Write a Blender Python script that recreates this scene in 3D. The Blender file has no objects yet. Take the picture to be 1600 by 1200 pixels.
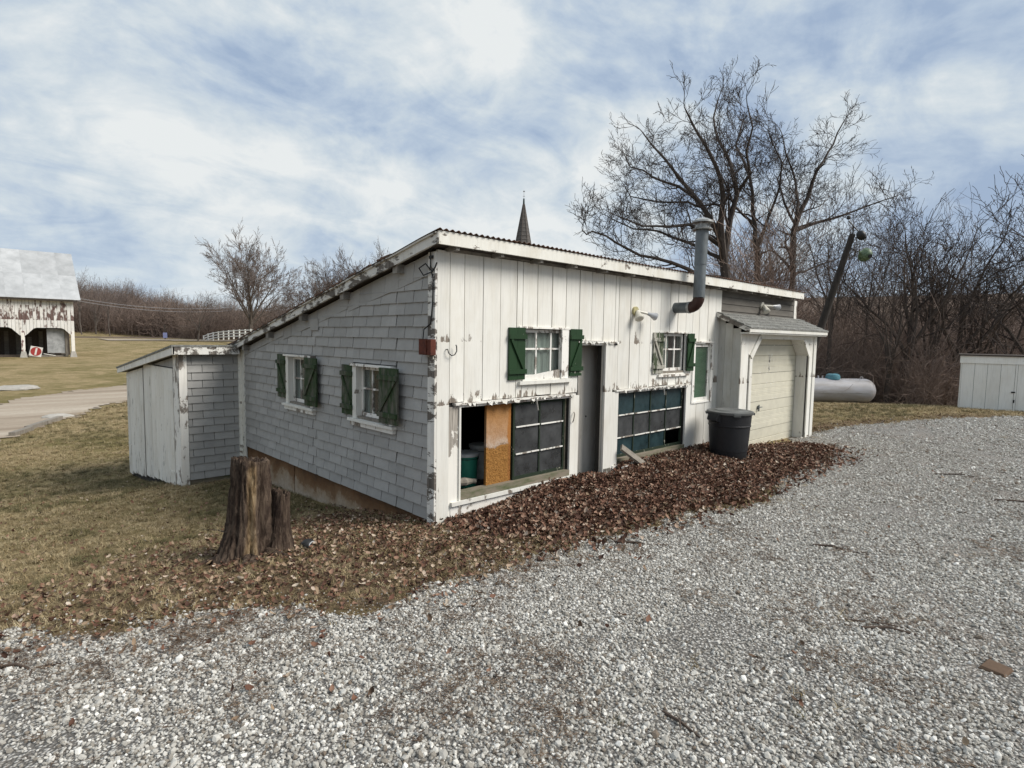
import bpy, math, random
import numpy as np
from mathutils import Vector, Matrix

random.seed(7)
rng = np.random.default_rng(7)
scene = bpy.context.scene
COL = scene.collection

# ------------------------------------------------------------------ camera
cam_d = bpy.data.cameras.new('camera')
cam = bpy.data.objects.new('camera', cam_d)
COL.objects.link(cam)
_r = Vector((0.72414937, -0.68944893, 0.01636636))
_u = Vector((0.04301991, 0.0688451, 0.99669937))
_f = Vector((0.68830006, 0.72105515, -0.07951416))
CAM = Vector((-3.53567, -4.84089, 1.92878))
cam.matrix_world = Matrix(((_r.x, _u.x, -_f.x, CAM.x), (_r.y, _u.y, -_f.y, CAM.y), (_r.z, _u.z, -_f.z, CAM.z), (0, 0, 0, 1)))
cam_d.sensor_width = 36.0
cam_d.lens = 36.0 * 906.2 / 1600.0
cam_d.clip_start = 0.05
cam_d.clip_end = 3000
scene.camera = cam

# ------------------------------------------------------------------ light, sky, exposure
SUN_EL, SUN_AZ = math.radians(43), math.radians(-55)      # azimuth of the sun measured from +X
scene.view_settings.view_transform = 'Standard'
scene.view_settings.look = 'None'
scene.view_settings.gamma = 1
scene.view_settings.use_curve_mapping = False
scene.view_settings.exposure = 0.84
sun_d = bpy.data.lights.new('sun', 'SUN')
sun_d.energy = 2.3
sun_d.angle = math.radians(30)
sun_d.color = (1.0, 0.945, 0.87)
sun = bpy.data.objects.new('sun', sun_d)
COL.objects.link(sun)
sdir = Vector((math.cos(SUN_AZ) * math.cos(SUN_EL), math.sin(SUN_AZ) * math.cos(SUN_EL), math.sin(SUN_EL)))
sun.rotation_euler = (-sdir).to_track_quat('-Z', 'Y').to_euler()


class G:
    """tiny node-graph helper"""
    def __init__(s, nt):
        s.nt = nt; s.n = nt.nodes; s.l = nt.links

    def new(s, t, **kw):
        n = s.n.new(t)
        for k, v in kw.items():
            if isinstance(v, tuple) and k.startswith('i_'):
                pass
            setattr(n, k, v)
        return n

    def put(s, sock, v):
        if v is None: return
        if hasattr(v, 'is_output') or isinstance(v, bpy.types.NodeSocket):
            s.l.new(v, sock)
        else:
            if sock.type == 'RGBA' and not isinstance(v, (float, int)) and len(v) == 3:
                v = (v[0], v[1], v[2], 1)
            sock.default_value = v

    def math(s, op, a, b=None, c=None, clamp=False):
        n = s.new('ShaderNodeMath', operation=op, use_clamp=clamp)
        s.put(n.inputs[0], a); s.put(n.inputs[1], b); s.put(n.inputs[2], c)
        return n.outputs[0]

    def vmath(s, op, a, b=None):
        n = s.new('ShaderNodeVectorMath', operation=op)
        s.put(n.inputs[0], a); s.put(n.inputs[1], b)
        return n.outputs[0]

    def mix(s, f, a, b, mode='MIX'):
        n = s.new('ShaderNodeMix', data_type='RGBA', blend_type=mode)
        n.clamp_factor = True
        s.put(n.inputs[0], f); s.put(n.inputs[6], a); s.put(n.inputs[7], b)
        return n.outputs[2]

    def noise(s, vec, scale=5, detail=4, rough=0.55, dist=0.0, out=0):
        n = s.new('ShaderNodeTexNoise')
        s.put(n.inputs['Vector'], vec); n.inputs['Scale'].default_value = scale
        n.inputs['Detail'].default_value = detail; n.inputs['Roughness'].default_value = rough
        n.inputs['Distortion'].default_value = dist
        return n.outputs[out]

    def voro(s, vec, scale=5, feature='F1', rand=1.0, out='Distance'):
        n = s.new('ShaderNodeTexVoronoi', feature=feature)
        s.put(n.inputs['Vector'], vec); n.inputs['Scale'].default_value = scale
        n.inputs['Randomness'].default_value = rand
        return n.outputs[out]

    def map(s, v, a, b, c=0.0, d=1.0, smooth=False):
        n = s.new('ShaderNodeMapRange', interpolation_type='SMOOTHSTEP' if smooth else 'LINEAR')
        s.put(n.inputs[0], v)
        for i, x in zip((1, 2, 3, 4), (a, b, c, d)): s.put(n.inputs[i], x)
        return n.outputs[0]

    def mapping(s, v, scale=(1, 1, 1), rot=(0, 0, 0), loc=(0, 0, 0)):
        n = s.new('ShaderNodeMapping')
        s.put(n.inputs[0], v); n.inputs['Scale'].default_value = scale
        n.inputs['Rotation'].default_value = rot; n.inputs['Location'].default_value = loc
        return n.outputs[0]

    def ramp(s, f, stops, interp='LINEAR'):
        n = s.new('ShaderNodeValToRGB'); n.color_ramp.interpolation = interp
        e = n.color_ramp.elements
        while len(e) < len(stops): e.new(0.5)
        for k, (p, c) in enumerate(stops):
            e[k].position = p; e[k].color = (c[0], c[1], c[2], 1)
        s.put(n.inputs[0], f)
        return n.outputs[0]

    def bump(s, h, strength=0.4, dist=0.01, normal=None):
        n = s.new('ShaderNodeBump')
        n.inputs['Strength'].default_value = strength; n.inputs['Distance'].default_value = dist
        s.put(n.inputs['Height'], h)
        if normal is not None: s.put(n.inputs['Normal'], normal)
        return n.outputs[0]


# world: Nishita sky seen between broken stratus
w = bpy.data.worlds.new('World'); scene.world = w; w.use_nodes = True
g = G(w.node_tree); g.n.clear()
sky = g.new('ShaderNodeTexSky', sky_type='NISHITA')
sky.sun_disc = False
sky.sun_elevation = SUN_EL
sky.sun_rotation = math.radians(90) - SUN_AZ
sky.air_density = 1.0; sky.dust_density = 1.6
tc = g.new('ShaderNodeTexCoord')
sep = g.new('ShaderNodeSeparateXYZ'); g.l.new(tc.outputs['Generated'], sep.inputs[0])
den = g.math('ADD', g.math('MAXIMUM', sep.outputs[2], 0.0), 0.34)
cmb = g.new('ShaderNodeCombineXYZ')
g.put(cmb.inputs[0], g.math('DIVIDE', sep.outputs[0], den)); g.put(cmb.inputs[1], g.math('DIVIDE', sep.outputs[1], den))
pl = cmb.outputs[0]
pr = g.mapping(tc.outputs['Generated'], scale=(1.0, 1.0, 1.55), loc=(0.30, 0.65, 0.1))
big = g.noise(pr, 2.4, 7, 0.56, 0.5)
wisp = g.noise(g.mapping(pl, rot=(0, 0, math.radians(20)), scale=(0.9, 1.25, 1), loc=(3.1, 1.7, 0)), 4.2, 7, 0.60, 0.6)
fine = g.noise(pr, 16.0, 5, 0.6, 0.3)
t = g.math('ADD', g.math('MULTIPLY', big, 0.66), g.math('ADD', g.math('MULTIPLY', wisp, 0.26), g.math('MULTIPLY', fine, 0.08)))
cloud = g.ramp(t, [(0.415, (0.335, 0.43, 0.58)), (0.47, (0.45, 0.54, 0.655)), (0.52, (0.585, 0.655, 0.71)), (0.585, (0.76, 0.79, 0.795))])
nis = g.vmath('SCALE', sky.outputs[0]); nis.node.inputs[3].default_value = 0.10
cover = g.map(t, 0.30, 0.46, 0.88, 0.99, True)
skyc = g.mix(cover, nis, cloud)
hz = g.map(sep.outputs[2], 0.0, 0.2, 0.45, 0.0, True)
skyc = g.mix(hz, skyc, (0.60, 0.69, 0.76))
bg = g.new('ShaderNodeBackground'); g.put(bg.inputs[0], skyc); bg.inputs[1].default_value = 0.60
ow = g.new('ShaderNodeOutputWorld'); g.l.new(bg.outputs[0], ow.inputs[0])

# ------------------------------------------------------------------ terrain height
CP=np.array([(-3.5,-4.8,.36),(-6,-4,.25),(-1,-4,.31),(2,-4,.2),(6,-5,.12),(10,-6,.05),(16,-3.25,0),(16,1,-.06),(14,-14,.02),(4,-12,.2),(-8,-12,.3),
(0,0,-.05),(1.5,-.1,.0),(3,0,.03),(4.5,-.1,.04),(6,-.4,.03),(9.3,-.5,-.04),(6,-2,.03),(3,-2,.08),(12,0,-.04),(12,5,-.3),
(0,.7,-.12),(0,2.3,-.37),(0,5.4,-.56),(3,4,-.4),(7,5,-.4),(-1,5.6,-.58),(-1,8,-.98),(-1,9.7,-1.15),(-2,.5,-.07),(-3.5,3,-.4),(-6,1,-.3),(-6,-1,-.0),
(-3,12,-1.3),(0,16,-1.35),(4,14,-1.25),(-6,8,-1.1),(0,26,-1.35),(10,26,-1.2),(-14,20,-1.4),(-14,5,-1.0),(-16,-8,-.2),
(20,-6,-.12),(19.5,0,-.15),(23,3,-.62),(25,-2,-.45),(22,12,-1.0),(26,-12,-.3),(35,0,-1.2),(35,20,-1.4),(35,-20,-.6)])
def _k(r2): return np.where(r2>0, r2*np.log(r2+1e-12)*.5, 0)
_A=CP[:,:2]; _n=len(_A)
_K=_k(((_A[:,None]-_A[None])**2).sum(-1))+np.eye(_n)*.3
_P=np.hstack([np.ones((_n,1)),_A])
_M=np.zeros((_n+3,_n+3)); _M[:_n,:_n]=_K; _M[:_n,_n:]=_P; _M[_n:,:_n]=_P.T
_W=np.linalg.solve(_M,np.concatenate([CP[:,2],np.zeros(3)]))
def tps(x,y):
    x=np.asarray(x,float); y=np.asarray(y,float); out=_W[_n]+_W[_n+1]*x+_W[_n+2]*y
    for i in range(_n): out=out+_W[i]*_k((x-_A[i,0])**2+(y-_A[i,1])**2)
    return out
def sstep(a,b,v):
    t=np.clip((v-a)/(b-a),0,1); return t*t*(3-2*t)
def far(x,y):
    # far ground: west/north rises gently; east falls then rises as wooded hill
    d=np.hypot(x+3.5,y+4.8)
    ang=np.degrees(np.arctan2(y+4.8,x+3.5))   # 90 = +Y
    west=-1.3+ .4*sstep(35,60,d)+1.5*sstep(60,130,d)
    east=-1.0-.6*sstep(25,40,d)+9.5*sstep(50,120,d)
    k=sstep(50,62,ang)
    hill=8.5*sstep(150,230,d)
    return west*k+east*(1-k)+hill
def h(x,y):
    d=np.hypot(np.asarray(x)-2,np.asarray(y)-4)
    k=sstep(22,32,d)
    return tps(x,y)*(1-k)+far(x,y)*k

# ------------------------------------------------------------------ mesh helpers
class MB:
    def __init__(s): s.v = []; s.f = []

    def add(s, vs, fs):
        o = len(s.v); s.v += [tuple(p) for p in vs]; s.f += [tuple(i + o for i in q) for q in fs]; return s

    def box(s, x0, x1, y0, y1, z0, z1):
        return s.add([(x0, y0, z0), (x1, y0, z0), (x1, y1, z0), (x0, y1, z0), (x0, y0, z1), (x1, y0, z1), (x1, y1, z1), (x0, y1, z1)],
                     [(0, 3, 2, 1), (4, 5, 6, 7), (0, 1, 5, 4), (1, 2, 6, 5), (2, 3, 7, 6), (3, 0, 4, 7)])

    def hexa(s, p):   # eight points ordered like box
        return s.add(p, [(0, 3, 2, 1), (4, 5, 6, 7), (0, 1, 5, 4), (1, 2, 6, 5), (2, 3, 7, 6), (3, 0, 4, 7)])

    def bar(s, a, b, w, h, up=(0, 0, 1)):
        a = Vector(a); b = Vector(b); d = (b - a).normalized(); up = Vector(up)
        if abs(d.dot(up)) > 0.97: up = Vector((1, 0, 0))
        r = d.cross(up).normalized() * w / 2; u = r.cross(d).normalized() * h / 2
        return s.hexa([a - r - u, a + r - u, b + r - u, b - r - u, a - r + u, a + r + u, b + r + u, b - r + u])

    def tube(s, pts, rad, n=8, caps=True):
        pts = [Vector(p) for p in pts]
        if not hasattr(rad, '__len__'): rad = [rad] * len(pts)
        rings = []; o = len(s.v)
        d0 = (pts[1] - pts[0]).normalized()
        r = d0.cross(Vector((0, 0, 1)))
        if r.length < 0.1: r = d0.cross(Vector((0, 1, 0)))
        r.normalize()
        for i, p in enumerate(pts):
            d = (pts[min(i + 1, len(pts) - 1)] - pts[max(i - 1, 0)]).normalized()
            r = (r - d * r.dot(d)).normalized(); q = d.cross(r)
            for k in range(n):
                a = 2 * math.pi * k / n
                s.v.append(tuple(p + (r * math.cos(a) + q * math.sin(a)) * rad[i]))
        for i in range(len(pts) - 1):
            for k in range(n):
                a = o + i * n + k; b = o + i * n + (k + 1) % n
                s.f.append((a, b, b + n, a + n))
        if caps:
            s.f.append(tuple(o + k for k in reversed(range(n)))); s.f.append(tuple(o + (len(pts) - 1) * n + k for k in range(n)))
        return s

    def lathe(s, prof, n=24, c=(0, 0, 0)):
        o = len(s.v)
        for (r, z) in prof:
            for k in range(n):
                a = 2 * math.pi * k / n
                s.v.append((c[0] + r * math.cos(a), c[1] + r * math.sin(a), c[2] + z))
        for i in range(len(prof) - 1):
            for k in range(n):
                a = o + i * n + k; b = o + i * n + (k + 1) % n
                s.f.append((a, b, b + n, a + n))
        return s

    def prism(s, poly, ax, a0, a1):
        """polygon in the plane normal to axis ax (list of 2 coords), extruded a0..a1"""
        def mk(p, a):
            q = list(p); q.insert(ax, a); return tuple(q)
        n = len(poly)
        return s.add([mk(p, a0) for p in poly] + [mk(p, a1) for p in poly],
                     [tuple(range(n)), tuple(reversed(range(n, 2 * n)))] + [(i, n + i, n + (i + 1) % n, (i + 1) % n) for i in range(n)])

    def mesh(s, name, mat, smooth=False):
        me = bpy.data.meshes.new(name)
        me.from_pydata(s.v, [], s.f)
        if mat is not None:
            for m in (mat if isinstance(mat, (list, tuple)) else [mat]): me.materials.append(m)
        if smooth:
            me.polygons.foreach_set('use_smooth', [True] * len(me.polygons))
            try: me.set_sharp_from_angle(angle=math.radians(40))
            except Exception: pass
        me.update()
        return me

    def build(s, name, mat, parent=None, smooth=False, label=None):
        import_fix(s)
        o = bpy.data.objects.new(name, s.mesh(name, mat, smooth)); COL.objects.link(o)
        recalc(o.data)
        if parent is not None: o.parent = parent
        if label: o['label'] = label
        return o


import bmesh
def import_fix(s): pass
def recalc(me):
    bm = bmesh.new(); bm.from_mesh(me); bmesh.ops.recalc_face_normals(bm, faces=bm.faces); bm.to_mesh(me); bm.free()


def link(name, me, parent=None, loc=None, rot=None, scale=None):
    o = bpy.data.objects.new(name, me); COL.objects.link(o)
    if parent is not None: o.parent = parent
    if loc is not None: o.location = loc
    if rot is not None: o.rotation_euler = rot
    if scale is not None: o.scale = scale if hasattr(scale, '__len__') else (scale,) * 3
    return o


def tag(o, label=None, cat=None, group=None, kind=None):
    if label: o['label'] = label
    if cat: o['category'] = cat
    if group: o['group'] = group
    if kind: o['kind'] = kind
    return o


def thing(name, label, cat, loc=(0, 0, 0), rz=0.0, group=None):
    o = bpy.data.objects.new(name, None); COL.objects.link(o)
    o.location = loc; o.rotation_euler = (0, 0, rz); o.empty_display_size = 0.2
    return tag(o, label, cat, group)


def copy_tree(o, parent=None):
    c = o.copy(); COL.objects.link(c); c.parent = parent
    for ch in list(o.children): copy_tree(ch, c)
    return c


def subtract(rect, holes):
    x0, x1, z0, z1 = rect
    xs = sorted({x0, x1} | {v for h_ in holes for v in h_[:2] if x0 < v < x1})
    out = []
    for a, b in zip(xs[:-1], xs[1:]):
        m = (a + b) / 2
        segs = [(z0, z1)]
        for h_ in holes:
            if h_[0] < m < h_[1]:
                ns = []
                for (p, q) in segs:
                    if h_[3] <= p or h_[2] >= q: ns.append((p, q)); continue
                    if h_[2] > p: ns.append((p, h_[2]))
                    if h_[3] < q: ns.append((h_[3], q))
                segs = ns
        out += [(a, b, p, q) for (p, q) in segs if q - p > 0.003]
    return out


def inpoly(x, y, poly):
    x = np.asarray(x); y = np.asarray(y); c = np.zeros(x.shape, bool)
    P = poly; j = len(P) - 1
    for i in range(len(P)):
        xi, yi = P[i]; xj, yj = P[j]
        cond = ((yi > y) != (yj > y)) & (x < (xj - xi) * (y - yi) / (yj - yi + 1e-12) + xi)
        c ^= cond; j = i
    return c


def pdist(x, y, poly, closed=True):
    x = np.asarray(x); y = np.asarray(y); best = np.full(x.shape, 1e9)
    n = len(poly)
    for i in range(n if closed else n - 1):
        ax, ay = poly[i]; bx, by = poly[(i + 1) % n]
        dx, dy = bx - ax, by - ay
        t_ = np.clip(((x - ax) * dx + (y - ay) * dy) / (dx * dx + dy * dy + 1e-12), 0, 1)
        best = np.minimum(best, np.hypot(x - ax - t_ * dx, y - ay - t_ * dy))
    return best


_tab = rng.random((256, 256))
def vnoise(x, y, s):
    """tileable value noise in numpy"""
    X = np.asarray(x) * s; Y = np.asarray(y) * s
    xi = np.floor(X).astype(int); yi = np.floor(Y).astype(int); fx = X - xi; fy = Y - yi
    fx = fx * fx * (3 - 2 * fx); fy = fy * fy * (3 - 2 * fy)
    g_ = lambda a, b: _tab[a & 255, b & 255]
    return (g_(xi, yi) * (1 - fx) * (1 - fy) + g_(xi + 1, yi) * fx * (1 - fy) + g_(xi, yi + 1) * (1 - fx) * fy + g_(xi + 1, yi + 1) * fx * fy)


# ------------------------------------------------------------------ materials
def mat(name, rough=0.8, spec=0.3):
    m = bpy.data.materials.new(name); m.use_nodes = True
    g = G(m.node_tree); b = g.n['Principled BSDF']
    b.inputs['Roughness'].default_value = rough; b.inputs['Specular IOR Level'].default_value = spec
    tc = g.new('ShaderNodeTexCoord')
    oi = g.new('ShaderNodeObjectInfo')
    # object coordinates shifted by a per-object random offset, so that repeats differ
    off = g.vmath('SCALE', oi.outputs['Random']); 
    cb = g.new('ShaderNodeCombineXYZ'); g.put(cb.inputs[0], oi.outputs['Random']); g.put(cb.inputs[1], g.math('MULTIPLY', oi.outputs['Random'], 7.3)); g.put(cb.inputs[2], g.math('MULTIPLY', oi.outputs['Random'], 3.1))
    sc = g.vmath('SCALE', cb.outputs[0]); sc.node.inputs[3].default_value = 13.0
    vec = g.vmath('ADD', tc.outputs['Object'], sc)
    return m, g, b, vec, oi.outputs['Random'], tc


def paint(name, base, under=(0.20, 0.17, 0.14), peel=0.3, scale=9, stretch=(1, 1, 0.35), zband=None, grime=0.25, rough=0.75, soft=0.03, gcol=(0.35, 0.30, 0.22)):
    m, g, b, vec, rnd, tc = mat(name, rough, 0.3)
    sv = g.mapping(vec, scale=stretch)
    n1 = g.noise(sv, scale, 8, 0.68, 0.3); n2 = g.noise(vec, 2.2, 3, 0.5)
    v = g.math('ADD', g.math('MULTIPLY', n1, 0.75), g.math('MULTIPLY', n2, 0.25))
    thr = 0.30 + 0.28 * peel
    thr_in = thr
    if zband:
        sp = g.new('ShaderNodeSeparateXYZ'); g.l.new(tc.outputs['Object'], sp.inputs[0])
        bandv = 0
        for (z0, z1, amt) in zband:
            up = g.map(sp.outputs[2], z0, z1, amt, 0.0)
            dn = g.map(sp.outputs[2], z0 - 0.02, z0, 0.0, 1.0)
            bandv = g.math('ADD', g.math('MULTIPLY', up, dn), bandv)
        thr_in = g.math('ADD', bandv, thr)
    lo = g.math('SUBTRACT', thr_in, soft)
    mask = g.map(v, lo, thr_in, 1.0, 0.0)
    fib = g.noise(g.mapping(vec, scale=(1, 1, 0.06)), 60, 4, 0.6)
    und = g.mix(g.map(fib, 0.3, 0.7), [c * 0.55 for c in under], [min(1, c * 1.5) for c in under])
    dirt = g.noise(g.mapping(vec, scale=(1, 1, 0.4)), 3.5, 6, 0.65)
    bc = g.mix(g.map(dirt, 0.45, 0.75, 0, grime), base, [base[i] * gcol[i] * 1.6 for i in range(3)])
    streak = g.noise(g.mapping(vec, scale=(1, 1, 0.05)), 38, 3, 0.6)
    bc = g.mix(g.map(streak, 0.5, 0.75, 0, 0.34), bc, [c * 0.6 for c in base])
    fv = g.map(rnd, 0, 1, 0.93, 1.05)
    hs = g.new('ShaderNodeHueSaturation'); g.put(hs.inputs['Color'], bc); g.put(hs.inputs['Value'], fv)
    g.put(b.inputs['Base Color'], g.mix(mask, hs.outputs[0], und))
    hgt = g.math('ADD', g.math('MULTIPLY', g.math('SUBTRACT', 1.0, mask), 0.8), g.math('MULTIPLY', fib, 0.25))
    g.put(b.inputs['Normal'], g.bump(hgt, 0.6, 0.004))
    return m


def plain(name, col, rough=0.7, var=0.25, scale=12, metallic=0.0, spec=0.4, bump=0.2, col2=None, bd=0.004, stretch=(1, 1, 1), lohi=(0.35, 0.68)):
    m, g, b, vec, rnd, tc = mat(name, rough, spec)
    n = g.noise(g.mapping(vec, scale=stretch), scale, 7, 0.65, 0.2)
    c2 = col2 or [c * (1 - var) for c in col]
    c = g.mix(g.map(n, *lohi), col, c2)
    hs = g.new('ShaderNodeHueSaturation'); g.put(hs.inputs['Color'], c); g.put(hs.inputs['Value'], g.map(rnd, 0, 1, 0.88, 1.1))
    g.put(b.inputs['Base Color'], hs.outputs[0]); b.inputs['Metallic'].default_value = metallic
    if bump: g.put(b.inputs['Normal'], g.bump(n, bump, bd))
    return m


M = {}
M['white'] = paint('white_board_paint', (0.745, 0.735, 0.685), peel=0.18, scale=8, zband=[(1.22, 1.46, 0.17), (-0.1, 0.40, 0.12), (1.88, 2.02, 0.12)], grime=0.3)
M['white_peel'] = paint('white_paint_peeling', (0.80, 0.785, 0.74), under=(0.24, 0.21, 0.18), peel=0.62, scale=6, stretch=(1, 1, 0.5))
M['white_trim'] = paint('white_trim_paint', (0.76, 0.75, 0.69), peel=0.42, scale=7, stretch=(0.6, 1, 1), grime=0.45)
M['white_flake'] = paint('white_flaking_rake_paint', (0.70, 0.69, 0.65), under=(0.13, 0.115, 0.10), peel=0.72, scale=8, stretch=(1, 0.35, 1), grime=0.5)
M['white_door'] = paint('white_weathered_door_paint', (0.78, 0.765, 0.71), under=(0.30, 0.28, 0.25), peel=0.40, scale=16, stretch=(1, 1, 0.22), zband=[(-1.3, -0.4, 0.06)], grime=0.4)
M['bare'] = plain('grey_bare_wood', (0.27, 0.24, 0.20), 0.85, 0.45, 20, stretch=(1, 1, 0.08), bump=0.5)
M['darkwood'] = plain('dark_old_wood', (0.07, 0.055, 0.045), 0.85, 0.5, 10, bump=0.4)
M['sillwood'] = plain('mossy_sill_wood', (0.20, 0.17, 0.13), 0.9, 0.5, 14, bump=0.6, col2=(0.07, 0.09, 0.035), stretch=(0.3, 1, 1), lohi=(0.45, 0.7))
M['shingle'] = plain('grey_shingle', (0.375, 0.37, 0.355), 0.9, 0.14, 6, bump=0.25, bd=0.002)
M['core'] = plain('dark_sheathing', (0.035, 0.033, 0.03), 0.9, 0.3, 8)
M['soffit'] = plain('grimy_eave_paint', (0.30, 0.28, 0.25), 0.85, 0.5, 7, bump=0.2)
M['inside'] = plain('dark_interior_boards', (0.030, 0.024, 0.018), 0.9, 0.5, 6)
M['green'] = paint('green_shutter_paint', (0.015, 0.045, 0.016), under=(0.30, 0.31, 0.24), peel=0.13, scale=9, zband=[(1.50, 1.54, 0.12), (1.96, 1.99, 0.10)], grime=0.35, rough=0.5)
M['green_worn'] = paint('worn_green_shutter_paint', (0.028, 0.055, 0.020), under=(0.10, 0.098, 0.078), peel=0.80, scale=11, stretch=(1, 1, 0.25), soft=0.12, grime=0.6)
M['green_bare'] = paint('bare_green_white_shutter_paint', (0.40, 0.39, 0.34), under=(0.05, 0.065, 0.035), peel=0.72, scale=8, soft=0.04)
M['brown_siding'] = plain('brown_grey_siding', (0.150, 0.138, 0.120), 0.85, 0.4, 5, bump=0.3, stretch=(0.3, 1, 1))
M['sash_dark'] = paint('dark_green_sash_paint', (0.016, 0.028, 0.016), under=(0.42, 0.40, 0.33), peel=0.42, scale=16, soft=0.02, grime=0.4)
M['greywall'] = paint('grey_white_plywood_paint', (0.52, 0.515, 0.48), under=(0.24, 0.22, 0.20), peel=0.40, scale=12, stretch=(1, 1, 0.3), soft=0.1, grime=0.5)
M['doorgrey'] = paint('dull_grey_door_paint', (0.50, 0.48, 0.44), under=(0.2, 0.18, 0.15), peel=0.25, scale=9, stretch=(1, 1, 0.2), grime=0.5)
M['cream'] = plain('cream_garage_door', (0.60, 0.575, 0.47), 0.55, 0.13, 5, bump=0.06, spec=0.5)
M['rust'] = plain('rusty_corrugated_iron', (0.16, 0.075, 0.04), 0.75, 0.5, 7, col2=(0.055, 0.045, 0.04), bump=0.3)
M['rustbox'] = plain('rusted_metal_box', (0.145, 0.035, 0.018), 0.8, 0.6, 24, bump=0.4)
M['galv'] = plain('dull_galvanised_pipe', (0.165, 0.185, 0.195), 0.5, 0.3, 16, metallic=0.35, bump=0.05, stretch=(1, 1, 0.5))
M['elbow'] = plain('dark_red_brown_elbow', (0.055, 0.022, 0.016), 0.5, 0.4, 12)
M['pipecap'] = plain('pale_metal_cap', (0.42, 0.43, 0.42), 0.5, 0.5, 14, metallic=0.3)
M['black'] = plain('black_iron', (0.02, 0.02, 0.02), 0.5, 0.2)
M['cable'] = plain('black_cable', (0.015, 0.015, 0.015), 0.5, 0.1)
M['lampwhite'] = plain('off_white_lamp', (0.62, 0.60, 0.52), 0.35, 0.3, 14)
M['lampglass'] = plain('silvery_lamp_glass', (0.45, 0.46, 0.47), 0.12, 0.1, spec=0.8)
M['yellowed'] = plain('yellowed_base', (0.50, 0.45, 0.24), 0.5, 0.3)
M['curtain'] = plain('grey_white_curtain', (0.50, 0.51, 0.49), 0.95, 0.25, 4, stretch=(9, 9, 0.3), bump=0.6, bd=0.02)
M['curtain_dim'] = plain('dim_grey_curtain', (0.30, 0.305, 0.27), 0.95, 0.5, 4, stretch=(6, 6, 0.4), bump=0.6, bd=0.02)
M['blind'] = plain('green_window_blind', (0.05, 0.16, 0.07), 0.6, 0.5, 5, col2=(0.14, 0.24, 0.14), stretch=(0.5, 0.5, 3), bump=0.15)
M['can'] = plain('dark_grey_plastic', (0.022, 0.023, 0.026), 0.5, 0.3, 9, bump=0.05)
M['lid'] = plain('grey_plastic_lid', (0.15, 0.155, 0.15), 0.6, 0.3, 9, bump=0.1)
M['bucket_green'] = plain('green_bucket_plastic', (0.04, 0.26, 0.18), 0.4, 0.2)
M['bucket_white'] = plain('white_bucket_plastic', (0.62, 0.63, 0.62), 0.45, 0.25)
M['roofshingle'] = plain('grey_asphalt_shingle', (0.27, 0.27, 0.25), 0.95, 0.72, 26, bump=0.4)
M['concrete'] = None
M['tankmetal'] = plain('silver_tank_paint', (0.50, 0.50, 0.53), 0.5, 0.28, 2.4, bump=0.05, col2=(0.36, 0.33, 0.31), stretch=(0.5, 0.5, 2))
M['tankblue'] = plain('blue_dome_lid', (0.11, 0.28, 0.34), 0.5, 0.3, 12)
M['barn'] = paint('barn_paint', (0.70, 0.69, 0.66), under=(0.13, 0.085, 0.075), peel=0.50, scale=1.6, stretch=(1, 1, 0.3), soft=0.05, zband=[(2.9, 5.6, 0.11)], grime=0.3)
M['barn_post'] = paint('barn_post_paint', (0.75, 0.73, 0.68), under=(0.16, 0.09, 0.085), peel=0.7, scale=1.5, soft=0.03)
M['tin'] = plain('pale_tin_roof', (0.47, 0.48, 0.485), 0.55, 0.28, 0.9, bump=0.03, col2=(0.33, 0.34, 0.345), metallic=0.1)
M['tinpanel'] = plain('mottled_tin_panel', (0.36, 0.37, 0.37), 0.7, 0.4, 3)
M['steeple'] = plain('brown_grey_steeple', (0.115, 0.105, 0.095), 0.8, 0.35, 3)
M['spirecap'] = plain('dark_green_copper', (0.02, 0.04, 0.035), 0.7, 0.2)
M['churchwall'] = plain('church_brick', (0.22, 0.12, 0.09), 0.9, 0.3, 3)
M['red'] = plain('faded_red_sign', (0.34, 0.035, 0.03), 0.6, 0.4, 9)
M['signwhite'] = plain('sign_white', (0.62, 0.61, 0.57), 0.6, 0.2, 9)
M['fencewhite'] = plain('white_rail', (0.80, 0.80, 0.76), 0.6, 0.1)
M['shedwhite'] = paint('shed_white_paint', (0.84, 0.83, 0.78), under=(0.3, 0.27, 0.24), peel=0.25, scale=5, stretch=(1, 1, 0.3))
M['gourdgreen'] = plain('mottled_green_gourd', (0.035, 0.075, 0.035), 0.45, 0.5, 14, col2=(0.16, 0.22, 0.13))
M['stone'] = plain('pale_stone', (0.42, 0.40, 0.36), 0.9, 0.3, 7, bump=0.5)
M['pole'] = plain('dark_weathered_pole', (0.042, 0.035, 0.030), 0.95, 0.5, 14, bump=0.5, stretch=(1, 1, 0.3))
M['bark'] = plain('dark_bark', (0.075, 0.060, 0.050), 0.95, 0.45, 14, bump=0.7, stretch=(1, 1, 0.3), bd=0.02)
M['twig_wood'] = plain('brown_woodland_twig', (0.115, 0.085, 0.070), 0.95, 0.4, 3, bump=0)
M['bark_wood'] = plain('brown_woodland_bark', (0.105, 0.082, 0.068), 0.95, 0.4, 8, bump=0.4)
M['twig'] = plain('dark_twig', (0.060, 0.047, 0.041), 0.95, 0.3, 6, bump=0)
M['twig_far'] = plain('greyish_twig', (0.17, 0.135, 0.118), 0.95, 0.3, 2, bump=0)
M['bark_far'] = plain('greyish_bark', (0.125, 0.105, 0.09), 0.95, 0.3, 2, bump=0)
M['brush'] = plain('reddish_brown_brush', (0.33, 0.245, 0.20), 0.95, 0.5, 1.2, bump=0)
M['brush_far'] = plain('far_reddish_brush', (0.20, 0.148, 0.122), 0.95, 0.5, 0.5, bump=0)
M['brush_dark'] = plain('dark_brown_brush', (0.23, 0.17, 0.135), 0.95, 0.4, 1.2, bump=0)
M['stick'] = plain('fallen_stick', (0.09, 0.065, 0.05), 0.95, 0.3, 20, bump=0.3)
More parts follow.
